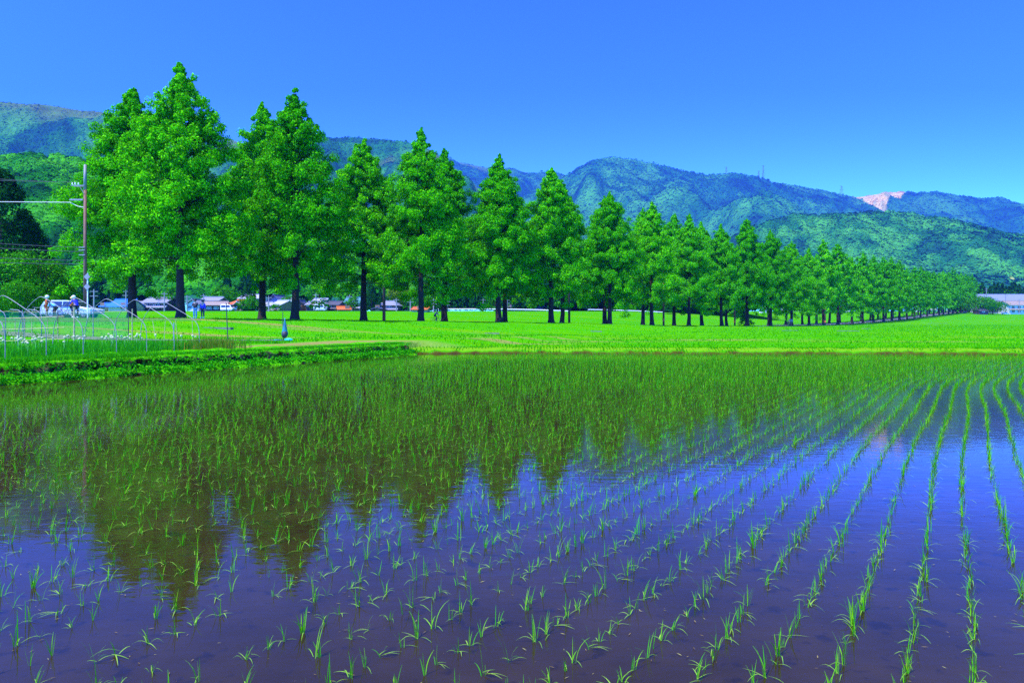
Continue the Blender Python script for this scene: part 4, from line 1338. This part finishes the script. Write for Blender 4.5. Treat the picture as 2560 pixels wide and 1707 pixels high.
def person(label, loc, rz, pose, shirt, legs, hat=None, sleeves=True, shorts=False, sc=1.0):
    """pose: dict of joints (x right, y forward, z up) overriding a relaxed stance"""
    J = dict(pelvis=(0, 0, .95), waist=(0, 0, 1.08), chest=(0, .01, 1.3), neck=(0, .0, 1.47), chin=(0, .02, 1.55), head=(0, .03, 1.66),
             shL=(-.19, 0, 1.41), elL=(-.25, -.02, 1.13), wrL=(-.24, .1, .9), shR=(.19, 0, 1.41), elR=(.25, -.02, 1.13), wrR=(.24, .1, .9),
             hpL=(-.1, 0, .9), knL=(-.11, .02, .5), anL=(-.11, -.02, .09), toL=(-.12, .14, .04), hpR=(.1, 0, .9), knR=(.11, .02, .5), anR=(.11, -.02, .09), toR=(.12, .14, .04))
    J.update(pose or {})
    rad = dict(pelvis=.14, waist=.125, chest=.15, neck=.055, chin=.075, head=.105, shL=.06, elL=.042, wrL=.03, shR=.06, elR=.042, wrR=.03,
               hpL=.09, knL=.06, anL=.04, toL=.035, hpR=.09, knR=.06, anR=.04, toR=.035)
    e = empty('person', loc, rz); e.scale = (sc, sc, sc); tag(e, label, 'person')
    B = {k: (J[k], rad[k]) for k in J}
    E = [('pelvis', 'waist'), ('waist', 'chest'), ('chest', 'neck'), ('neck', 'chin'), ('chin', 'head')]
    for s in 'LR':
        E += [('chest', 'sh' + s), ('sh' + s, 'el' + s), ('el' + s, 'wr' + s), ('pelvis', 'hp' + s), ('hp' + s, 'kn' + s), ('kn' + s, 'an' + s), ('an' + s, 'to' + s)]
        w = np.array(J['wr' + s]); d = w - np.array(J['el' + s]); d /= np.linalg.norm(d)
        sd = np.cross(d, (0, 0, 1.0)); sd = sd / (np.linalg.norm(sd) + 1e-6)
        pm = w + d * .07
        B['pm' + s] = (tuple(pm), .03); E.append(('wr' + s, 'pm' + s))
        for q, (o_, l) in enumerate(((-.03, .07), (-.01, .085), (.01, .08), (.03, .065))):
            a = pm + sd * o_ + d * l * .55; b = pm + sd * o_ + d * l * .9 - np.array((0, 0, .02))
            B[f'f{q}{s}'] = (tuple(a), .009); B[f'g{q}{s}'] = (tuple(b), .007)
            E += [('pm' + s, f'f{q}{s}'), (f'f{q}{s}', f'g{q}{s}')]
        a = w + d * .035 + sd * (.04 if s == 'L' else -.04); B['th' + s] = (tuple(a), .011); E.append(('pm' + s, 'th' + s))
    body = skinmesh('body', B, E, M_skin, e, 'pelvis')
    hd = np.array(J['head']); ch = np.array(J['chin']); up = hd - ch; up /= np.linalg.norm(up)
    fw = np.array((0, 1.0, 0)); fw = fw - up * fw.dot(up); fw /= np.linalg.norm(fw); rt = np.cross(fw, up)
    f = MB()
    for sx in (-1, 1): f.ball(hd + fw * .1 + rt * sx * .035 - up * .01, .012)
    f.build('eyes', M_hair, e)
    f = MB(); f.ball(hd + fw * .11 - up * .035, .02, (.8, 1.2, 1.3)); f.ball(hd + rt * .105 - up * .02, .03, (.5, 1, 1.3)); f.ball(hd - rt * .105 - up * .02, .03, (.5, 1, 1.3))
    f.build('nose_and_ears', M_skin, e, True)
    C = {k: (J[k], rad[k] * 1.13 + .008) for k in ('waist', 'chest', 'shL', 'shR', 'elL', 'elR')}
    C['pelvis'] = (J['pelvis'], .155)
    nk = np.array(J['neck']) * .55 + np.array(J['chest']) * .45; C['collar'] = (tuple(nk), .075)
    Es = [('pelvis', 'waist'), ('waist', 'chest'), ('chest', 'collar')]
    for s in 'LR':
        Es += [('chest', 'sh' + s), ('sh' + s, 'el' + s)]
        if sleeves:
            w = np.array(J['wr' + s]) * .9 + np.array(J['el' + s]) * .1; C['cf' + s] = (tuple(w), .042); Es.append(('el' + s, 'cf' + s))
    skinmesh('shirt', C, Es, shirt, e, 'waist')
    D = {'pelvis': (J['pelvis'], .15)}; Es = []
    for s in 'LR':
        D['hp' + s] = (J['hp' + s], .105); D['kn' + s] = (J['kn' + s], .075); Es += [('pelvis', 'hp' + s), ('hp' + s, 'kn' + s)]
        if not shorts:
            a = np.array(J['an' + s]) * .92 + np.array(J['kn' + s]) * .08; D['cu' + s] = (tuple(a), .058); Es.append(('kn' + s, 'cu' + s))
    skinmesh('shorts' if shorts else 'trousers', D, Es, legs, e, 'pelvis')
    for s in 'LR':
        a, b = np.array(J['an' + s]), np.array(J['to' + s])
        MB().ball((a + b) / 2, .075, (.7, 1.75, .65)).build('shoe', M_white, e, True)
    if hat:
        h = MB(); n = 12
        c = hd + up * .03
        h.ball(c - fw * .015, .135, (1, 1.15, .9), 12, 8); h.build('helmet' if hat is not M_hair else 'hair', hat, e, True)
    return e


def bicycle(label, loc, rz, frame_m):
    e = empty('bicycle', loc, rz); tag(e, label, 'bicycle')
    for y_ in (-.51, .51):
        w = empty('wheel', (0, y_, .34), 0, e)
        MB().torus((0, 0, 0), .325, .018, 'x', 28, 6).build('tyre', M_tyre, w, True)
        sp_ = MB()
        for q in range(9):
            a = q * pi / 9
            sp_.tube([(0, -.31 * cos(a), -.31 * sin(a)), (0, .31 * cos(a), .31 * sin(a))], .004, 4)
        sp_.build('spokes', M_steel, w)
    f = MB(); bb = (0, -.08, .3); st = (0, -.2, .85); hd = (0, .34, .88); hl = (0, .37, .76)
    for a, b in ((bb, st), (st, hd), (bb, hl), (bb, (0, -.51, .34)), ((0, -.18, .78), (0, -.51, .34)), ((0, .33, .95), hl), (hl, (0, .51, .34))): f.tube([a, b], .02, 6)
    f.build('frame', frame_m, e, True)
    MB().tube([(-.2, .5, .98), (-.2, .38, 1.0), (0, .36, 1.0), (.2, .38, 1.0), (.2, .5, .98)], .016, 6).build('handlebar', M_black, e, True)
    s = MB(); s.add([(-.07, -.33, .93), (.07, -.33, .93), (.02, -.05, .93), (-.02, -.05, .93), (-.06, -.32, .97), (.06, -.32, .97), (.015, -.06, .96), (-.015, -.06, .96)], [(0, 1, 2, 3), (4, 5, 6, 7), (0, 1, 5, 4), (1, 2, 6, 5), (2, 3, 7, 6), (3, 0, 4, 7)]); s.build('saddle', M_black, e)
    p_ = MB(); p_.torus((0, -.08, .3), .09, .008, 'x', 16, 4); p_.tube([(-.1, -.08, .3), (.1, -.08, .3)], .012, 5); p_.tube([(.1, -.08, .3), (.1, .06, .2)], .012, 5); p_.tube([(-.1, -.08, .3), (-.1, -.22, .4)], .012, 5); p_.build('crank', M_steel, e)
    return e


C_orange = plain('orange_jersey', (.6, .12, .02), .7, 0, .3, 9); C_blue = plain('light_blue_jersey', (.12, .5, .75), .7, 0, .1)
C_navy = plain('royal_blue_jacket', (.03, .03, .55), .7, 0, .2); C_white = plain('white_helmet', (.75, .75, .75), .4)
C_dark = plain('dark_cloth', (.02, .025, .04), .8); C_blk = plain('black_cloth', (.01, .01, .012), .8); C_yel = plain('yellow_helmet', (.75, .5, .12), .4)
C_hi = plain('orange_work_jacket', (.9, .35, .02), .6)
M_stripe = bpy.data.materials.new('striped_shirt'); t = NT(M_stripe)
w_ = t.n('ShaderNodeTexWave', {'Vector': t.n('ShaderNodeTexCoord').outputs['Object'], 'Scale': 2.2}, bands_direction='Z').outputs['Fac']
t.surf(t.n('ShaderNodeBsdfDiffuse', {'Color': t.ramp(w_, [(.45, (.08, .05, .05)), (.55, (.6, .5, .5))])}).outputs[0])
M_legblue = plain('pale_blue_trousers', (.1, .25, .4), .8)

ride = dict(pelvis=(0, -.2, 1.02), waist=(0, -.12, 1.13), chest=(0, .06, 1.32), neck=(0, .15, 1.45), chin=(0, .2, 1.51), head=(0, .23, 1.61), shL=(-.18, .1, 1.38), shR=(.18, .1, 1.38),
            elL=(-.24, .26, 1.18), elR=(.24, .26, 1.18), wrL=(-.2, .4, 1.03), wrR=(.2, .4, 1.03), hpL=(-.1, -.16, .95), hpR=(.1, -.16, .95), knL=(-.11, .16, .68), anL=(-.11, -.02, .3), toL=(-.12, .12, .26),
            knR=(.12, .1, .6), anR=(.14, .0, .1), toR=(.15, .14, .05))
straddle = dict(ride); straddle.update(knL=(-.15, .0, .52), anL=(-.2, .0, .09), toL=(-.21, .14, .04), knR=(.15, .02, .52), anR=(.2, .0, .09), toR=(.21, .14, .04), pelvis=(0, -.05, .95), waist=(0, -.02, 1.07), hpL=(-.1, -.04, .89), hpR=(.1, -.04, .89))
bendp = dict(pelvis=(0, -.2, .93), waist=(0, -.1, 1.02), chest=(0, .14, 1.16), neck=(0, .28, 1.24), chin=(0, .34, 1.27), head=(0, .4, 1.34), shL=(-.18, .2, 1.2), shR=(.18, .2, 1.2), elL=(-.2, .32, .95), elR=(.2, .32, .95), wrL=(-.12, .44, .8), wrR=(.12, .44, .8),
             hpL=(-.1, -.18, .88), hpR=(.1, -.18, .88), knL=(-.11, -.08, .48), anL=(-.11, -.16, .09), toL=(-.12, .0, .04), knR=(.11, -.02, .48), anR=(.11, -.1, .09), toR=(.12, .06, .04))
armsf = dict(elL=(-.25, .05, 1.16), wrL=(-.1, .28, 1.18), elR=(.25, .05, 1.16), wrR=(.1, .28, 1.16))


def gpt(px, Y): 
    x = (px - CX) / F * Y
    return (x, Y, float(ground(x, Y)))


person('cyclist in orange and white jersey and white helmet standing at the left', gpt(117, 56.5), R(-70), dict(armsf), C_orange, C_orange, C_white, True, True, 1.04)
person('cyclist in light blue shirt bending over a bicycle', gpt(134, 56), R(80), bendp, C_blue, C_dark, C_hi if False else C_blk, False)
person('cyclist with yellow helmet standing behind the blue jacketed rider', gpt(180, 57.5), R(-60), dict(armsf), C_orange, C_dark, C_yel, True, True)
person('cyclist in royal blue jacket and pale helmet astride a bicycle', gpt(190, 56), R(75), straddle, C_navy, C_dark, C_white, True, False, 1.06)
bicycle('road bicycle under the cyclist in blue jacket', gpt(190, 56), R(75), M_steel)
bicycle('bicycle being checked by the bending cyclist in light blue', gpt(141, 55.4), R(-82), M_black)
bicycle('bicycle with pale tyres in front of the station wagon', gpt(158, 55.0), R(-95), C_navy)
bicycle('bicycle lying by the net fence at the left of the cyclists', gpt(92, 58), R(-85), M_steel)
person('person in black top standing under the second tree', gpt(488, 63.5), R(180), dict(armsf), C_blk, M_legblue, M_hair)
person('person in blue top standing beside the one in black', gpt(507, 64), R(170), dict(), C_navy, C_dark, M_hair, True, False, .97)
g = gpt(1090, 101)
person('person in striped shirt riding a bicycle in the tree shade', (g[0], g[1], float(avz(0)) * 0 + float(ground(g[0], g[1]))), R(-65), ride, M_stripe, C_dark, M_hair)
bicycle('bicycle ridden by the person in the striped shirt', g, R(-65), M_black)
person('person in bright orange jacket walking beside the avenue fence', gpt(1972, 183), R(160), dict(), C_hi, C_dark, C_hi)
g = gpt(1978, 186)
e = empty('notice_board', g); tag(e, 'small grey notice board behind the person in orange', 'sign')
MB().box((0, 0, 1.6), (.9, .06, .7)).build('board', M_polegrey, e); MB().box((0, .05, .7), (.07, .07, 1.5)).build('post', M_steel, e)
g = avpt(s_of(2247, 4.0), 4.0); g = (g[0], g[1], float(avz(s_of(2247, 4.0))) + .07)
e = empty('motorcycle', g, R(-40)); tag(e, 'red motorcycle with rider-less saddle on the avenue road', 'motorcycle')
for y_ in (-.65, .65): 
    w = empty('wheel', (0, y_, .32), 0, e); MB().torus((0, 0, 0), .25, .075, 'x', 18, 8).build('tyre', M_tyre, w, True)
M_red = plain('red_fairing', (.55, .03, .02), .3)
MB().ball((0, .1, .78), .3, (.7, 1.7, .7)).build('fuel_tank', M_red, e, True); MB().ball((0, .62, .95), .24, (1, .8, 1.2)).build('fairing', M_red, e, True)
MB().ball((0, -.45, .82), .22, (.8, 1.8, .4)).build('seat', M_black, e, True); MB().tube([(-.35, .5, 1.1), (.35, .5, 1.1)], .02, 6).build('handlebar', M_black, e); MB().ball((0, 0, .45), .25, (.8, 1.3, 1)).build('engine', M_steel, e, True)

# ------------------------------------------------------------------ vegetable garden on the left
GZ0 = .66
# greenhouse hoops
hp0 = np.array((-15.35, 22.5)); hp1 = np.array((-13.1, 28.6)); hd_ = (hp1 - hp0) / np.linalg.norm(hp1 - hp0); hw = np.array((-hd_[1], hd_[0])) * 3.3
e = empty('greenhouse_frame', (hp0[0], hp0[1], GZ0)); tag(e, 'bare arched pipe frame of a garden tunnel without its cover', 'greenhouse frame')
for k in range(-1, 6):
    b = hp0 + (hp1 - hp0) * k / 5 - hp0
    kp = np.array([(0, 0), (0, .5), (.006, .85), (.035, 1.12), (.12, 1.36), (.32, 1.68), (.5, 1.96), (.61, 2.1), (.68, 2.08), (.82, 1.8), (.94, 1.36), (.985, .9), (1, .5), (1, -.05)])
    tq = np.linspace(0, len(kp) - 1, 53); P = []
    for q in tq:
        i0 = min(int(q), len(kp) - 2); f = q - i0
        p0, p1, p2, p3 = kp[max(i0 - 1, 0)], kp[i0], kp[i0 + 1], kp[min(i0 + 2, len(kp) - 1)]
        u, zz = .5 * (2 * p1 + (p2 - p0) * f + (2 * p0 - 5 * p1 + 4 * p2 - p3) * f ** 2 + (3 * p1 - p0 - 3 * p2 + p3) * f ** 3)
        P.append((b[0] + hw[0] * u, b[1] + hw[1] * u, zz - .03))
    MB().tube(P, .0125, 6).build('hoop', M_steel, e, True)
a_, b_ = hp0 - (hp1 - hp0) * .3 - hp0, hp1 - hp0 + (hp1 - hp0) * .02
for off, zz, nm in ((0.0, 1.3, 'side_rail'), (1.0, 1.2, 'side_rail'), (0.0, 1.24, 'side_rail')):
    MB().tube([(a_[0] + hw[0] * off, a_[1] + hw[1] * off - .03, zz), (b_[0] + hw[0] * off, b_[1] + hw[1] * off - .03, zz)], .011, 6).build(nm, M_bamboopole, e)

# onion bed: leaves nobody could count, flower stalks one could
def in_bed(n):
    u = rng.uniform(-.45, 1.06, n); w = rng.uniform(.02, 1.0, n)
    p = hp0[None] + (hp1 - hp0)[None] * u[:, None] + hw[None] * (.03 + w[:, None] * 1.6)
    return p


P = in_bed(9000); rowq = np.round((P @ np.array((-hd_[1], hd_[0]))) / .28) * .28
P = np.concatenate([P, np.full((len(P), 1), GZ0 - .02)], 1)
V, Fc = blades(P, .42, .022, .45)
tag(obj_np('onion_leaves', V, Fc, M_onion), 'dense upright green onion leaves under the hoops', kind='stuff')
M_flower = plain('onion_flower', (.6, .6, .28), .8, 0, .15, 40); M_stalk = plain('onion_stalk', (.06, .3, .03), .6)
stalk = MB().tube([(0, 0, 0), (.01, 0, .25), (0, .01, .55)], [.009, .011, .006], 6).data('stalk', M_stalk, True)
hdm = MB()
for k in range(70):
    g_ = rng.normal(size=3); g_ /= np.linalg.norm(g_)
    hdm.ball((g_[0] * .034, g_[1] * .034, .565 + g_[2] * .03), .013, (1, 1, 1), 5, 3)
hdm = hdm.data('flower_head', M_flower)
P = in_bed(76)
for p in P:
    o = empty('flowering_onion', (p[0], p[1], GZ0), random.uniform(0, 6)); s = random.uniform(.85, 1.15); o.scale = (s, s, s)
    tag(o, 'onion stalk carrying a round cream flower head in the bed under the hoops', 'onion plant', 'flowering onions in the garden bed')
    link(bpy.data.objects.new('stalk', stalk), o); link(bpy.data.objects.new('flower_head', hdm), o)
# tall weeds at the right end of the bed
n = 900
P = np.stack([rng.normal(-12.9, .6, n), rng.normal(29.2, .8, n), np.full(n, GZ0)], -1)
V, Fc = blades(P, .5, .02, .5)
tag(obj_np('tall_weeds', V, Fc, leafmat('seed_weed', (.03, .2, .01), (.08, .26, .01), (.3, .16, .02), .25)), 'tall reddish seeding weeds at the end of the onion bed', kind='stuff')

# bamboo trellis and net fence
x0, y0, _ = at(0, 0, 30.5)
e = empty('bamboo_trellis', (x0, y0, GZ0)); tag(e, 'bamboo pole trellis at the left edge of the garden', 'trellis')
for px, t_ in ((-60, 2.0), (-25, 1.7), (8, 1.5), (38, 1.65), (62, 1.62), (80, 1.5), (121, 1.6), (146, 1.4)):
    xx = (px - CX) / F * 30.5 - x0
    MB().tube([(xx, 0, -.2), (xx + random.uniform(-.05, .05), 0, t_ - .3)], .016, 6).build('upright', M_bamboopole, e)
for zz in (.36, .87, 1.36):
    MB().tube([(-2.0, -.03, zz - .1), (1.3, -.03, zz), (2.9, -.03, zz + .06)], .016, 6).build('crossbar', M_bamboopole, e)
for px in (14, 60, 104):      # small bent pipes behind the trellis
    x, y, z = at(px, 801, 36)
    o = empty('bent_pipe', (x, y, GZ0)); tag(o, f'thin bent pipe hoop {"at the left edge" if px == 14 else "second from the left edge" if px == 60 else "third from the left edge"} behind the trellis', 'pipe hoop', 'bent pipes behind the trellis')
    MB().tube([(0, 0, -.2), (0, 0, 1.45), (-.1, 0, 1.65), (-.3, 0, 1.78), (-.7, 0, 1.82)], .022, 6).build('pipe', M_steel, o, True)
M_net = bpy.data.materials.new('teal_garden_net'); t = NT(M_net)
tr = t.n('ShaderNodeBsdfTransparent'); df = t.n('ShaderNodeBsdfDiffuse', {'Color': (.0, .2, .11, 1)})
co = t.n('ShaderNodeTexCoord').outputs['Object']
nz = t.noise(.7, 3, co)
fac = t.ramp(nz, [(.3, (.2, .2, .2)), (.7, (.36, .36, .36))])
t.surf(t.n('ShaderNodeMixShader', {0: fac, 1: tr.outputs[0], 2: df.outputs[0]}).outputs[0])
a = at(-120, 0, 43); b = at(322, 0, 43)
e = empty('net_fence', (a[0], 43, .8)); tag(e, 'teal see-through net fence stretched along the back of the garden', 'net fence')
Lx = b[0] - a[0]
nm = MB(); ns = 24
vs = []
for i in range(ns + 1):
    xx = Lx * i / ns
    vs += [(xx, .05 * sin(i * 1.3), -.1), (xx, .04 * sin(i * .9), 1.66 - .06 * sin(pi * ((i % 8) / 8)))]
nm.add(vs, [(2 * i, 2 * i + 2, 2 * i + 3, 2 * i + 1) for i in range(ns)]).build('net', M_net, e)
for i in range(0, 6): MB().tube([(Lx * i / 5, -.03, -.3), (Lx * i / 5, -.03, 1.75)], .025, 6).build('post', M_black if i % 2 else M_steel, e)
MB().tube([(Lx * i / 16, -.02, 1.67 - .06 * sin(pi * ((i % 5) / 5))) for i in range(17)], .014, 5).build('top_rope', M_bamboopole, e)
# grey weed sheet on the ground
P = [at(-80, 0, 0)] 
def gsheet(name, pxs, mat, lift, label):
    V = []
    for px, py in pxs:
        Y = (H - .68) * F / (py - HY)
        x = (px - CX) / F * Y
        V.append((x, Y, .68 + lift))
    return V
M_sheet = plain('grey_weed_sheet', (.08, .13, .05), .8, 0, .3, 3)
xs = np.linspace(-90, 730, 40); VV = []
for px in xs:
    for Y in (40.5, 42.6):
        x = (px - CX) / F * Y; VV.append((x, Y, float(ground(x, Y)) + .03))
idx = np.arange(len(VV)).reshape(-1, 2)
tag(obj_np('garden_path', np.array(VV), np.stack([idx[:-1, 0], idx[1:, 0], idx[1:, 1], idx[:-1, 1]], -1), M_sheet), 'grey sheeted path along the back of the garden', kind='structure')

for px, Y, top_, m, lb in ((570, 44, 757, M_black, 'thin dark post standing in the grass between second and third trunks'), (185, 38, 768, M_bamboopole, 'grey wooden stake behind the tunnel frame'), (434, 40, 806, M_polegrey, 'short grey stake in the garden grass'),
                           (330, 41, 772, M_bamboopole, 'leaning stake at the end of the net fence')):
    x, y, z = at(px, 801, Y); zg = float(ground(x, y))
    MBp = MB().tube([(0, 0, -.2), (-.12 if px == 570 else .02, 0, at(px, top_, Y)[2] - zg)], .03 if px != 185 else .05, 6)
    o = MBp.build('garden_stake', m); o.location = (x, y, zg); tag(o, lb, 'stake', 'stakes in the garden')
for k, (px, Y) in enumerate(((392, 36), (445, 36.5), (482, 37), (410, 38))):
    x, y, z = at(px, 801, Y); zg = float(ground(x, y))
    o = MB().tube([(0, 0, -.1), (-.28 + .1 * k, .1, 1.25)], .013, 6).build('bamboo_cane', M_bamboopole); o.location = (x, y, zg)
    tag(o, f'thin yellow bamboo cane leaning in the garden, {ordn[k]} from the tunnel frame', 'cane', 'bamboo canes')
# bundled net on a pole
x, y, z = at(712, 850, 41); zg = float(ground(x, y))
e = empty('net_bundle', (x, y, zg)); tag(e, 'teal net bundled round a dark pole at the edge of the soil bed', 'net bundle')
hh = at(712, 780, 41)[2] - zg
MB().tube([(-.1, 0, -.1), (-.12, 0, hh)], [.03, .02], 6).build('pole', M_black, e)
MB().lathe([(.02, hh * .8), (.05, hh * .66), (.1, hh * .52), (.12, hh * .46), (.15, hh * .36), (.2, hh * .26), (.17, hh * .17), (.06, hh * .1)], (0, 0, 0), 12).build('net_roll', M_teal, e, True)
MB().ball((.02, -.12, hh * .22), .19, (1, .8, 1.1)).build('black_bag', M_black, e, True)
MB().ball((.25, -.1, .07), .13, (2.0, 1.0, .7)).build('net_heap', plain('bright_teal_cloth', (.0, .55, .55), .6, 0, .2, 9), e, True)
MB().ball((-.4, -.1, .04), .12, (2.4, 1.0, .4)).build('net_tail', M_teal, e, True)

# culvert slabs and pale drain edges on the field slope
for px, py, w, l, rz, lb in ((1490, 829, .5, 1.4, 0, 'grey concrete culvert slab in the field grass, middle'), (1230, 834, .4, 1.5, 0, 'grey concrete slab in the field grass, left'), (2165, 822, .5, 6, .9, 'grey drain edge running down the avenue slope'), (2120, 828, .3, 3, -.3, 'pale concrete strip on the field slope'),
                             (2345, 807, .4, 9, .25, 'pale drain channel below the roadside fence'), (545, 833, .6, 2.2, 0, 'dark drain slab in the grass near the post'), (1975, 827, .5, 2.5, .1, 'grey slab below the person in orange')):
    Y = 60.
    for q in range(30):
        x = (px - CX) / F * Y; zz = float(ground(x, Y)); Y = Y + .5 * ((H - zz) * F / max(8, py - HY) - Y); Y = min(max(Y, 42), 300)
    x = (px - CX) / F * Y
    o = MB().box((0, 0, -.06), (l, w, .3)).build('concrete_slab', M_concrete); o.location = (x, Y, float(ground(x, Y))); o.rotation_euler = (0, 0, rz); tag(o, lb, 'slab', 'concrete slabs in the field')

# ------------------------------------------------------------------ air, sky, sun, camera
hz = MB(); hz.box((100, 4900, 1690), (14800, 10200, 3420))
M_haze = bpy.data.materials.new('haze_air'); M_haze.use_nodes = True
nt = M_haze.node_tree; nt.nodes.clear()
ho = nt.nodes.new('ShaderNodeOutputMaterial'); pv = nt.nodes.new('ShaderNodeVolumePrincipled')
pv.inputs['Color'].default_value = (.06, .2, .75, 1); pv.inputs['Density'].default_value = .00011; pv.inputs['Anisotropy'].default_value = .0
nt.links.new(pv.outputs[0], ho.inputs['Volume'])
tag(hz.build('haze', M_haze), 'faint blue summer haze over the valley', kind='stuff')

SUN_EL, SUN_AZ = R(61), R(-132)      # azimuth from +Y towards +X
w = bpy.data.worlds.new('World'); scene.world = w; w.use_nodes = True
nt = w.node_tree; nt.nodes.clear()
sk = nt.nodes.new('ShaderNodeTexSky'); sk.sky_type = 'NISHITA'; sk.sun_disc = False
sk.sun_elevation = SUN_EL; sk.sun_rotation = SUN_AZ; sk.air_density = 1.0; sk.dust_density = .3; sk.ozone_density = 2.0
sp_ = nt.nodes.new('ShaderNodeSeparateColor'); cb = nt.nodes.new('ShaderNodeCombineColor')
nt.links.new(sk.outputs[0], sp_.inputs[0])
for ch, (gam, mul) in enumerate(((2.0, .2), (2.4, .222), (4.5, .0155))):
    pw = nt.nodes.new('ShaderNodeMath'); pw.operation = 'POWER'; pw.inputs[1].default_value = gam
    ml = nt.nodes.new('ShaderNodeMath'); ml.operation = 'MULTIPLY'; ml.inputs[1].default_value = mul
    mn = nt.nodes.new('ShaderNodeMath'); mn.operation = 'MINIMUM'; mn.inputs[1].default_value = (3.8, 5.4, 5.6)[ch]
    nt.links.new(sp_.outputs[ch], mn.inputs[0]); nt.links.new(mn.outputs[0], pw.inputs[0]); nt.links.new(pw.outputs[0], ml.inputs[0]); nt.links.new(ml.outputs[0], cb.inputs[ch])
bg = nt.nodes.new('ShaderNodeBackground'); bg.inputs['Strength'].default_value = .13
wo = nt.nodes.new('ShaderNodeOutputWorld')
nt.links.new(cb.outputs[0], bg.inputs['Color']); nt.links.new(bg.outputs[0], wo.inputs['Surface'])

sd = bpy.data.lights.new('sun', 'SUN'); sd.energy = 4.6; sd.angle = R(.5); sd.color = (1, .94, .78)
so = bpy.data.objects.new('sun', sd); link(so)
from mathutils import Vector
dv = Vector((sin(SUN_AZ) * cos(SUN_EL), cos(SUN_AZ) * cos(SUN_EL), sin(SUN_EL)))
so.rotation_euler = dv.to_track_quat('Z', 'Y').to_euler(); so.location = dv * 300

cd = bpy.data.cameras.new('camera'); cd.lens = 24; cd.sensor_width = 36; cd.clip_start = .05; cd.clip_end = 40000
cd.shift_y = -(853.5 - HY) / 2560
co_ = bpy.data.objects.new('camera', cd); link(co_); co_.location = (0, 0, H); co_.rotation_euler = (R(90), 0, 0)
scene.camera = co_

vs_ = scene.view_settings
vs_.view_transform = 'Standard'; vs_.look = 'None'; vs_.exposure = 1.0; vs_.gamma = 1.0
cy = scene.cycles
cy.max_bounces = 6; cy.diffuse_bounces = 2; cy.glossy_bounces = 3; cy.transmission_bounces = 4; cy.volume_bounces = 0; cy.transparent_max_bounces = 8
cy.use_denoising = False
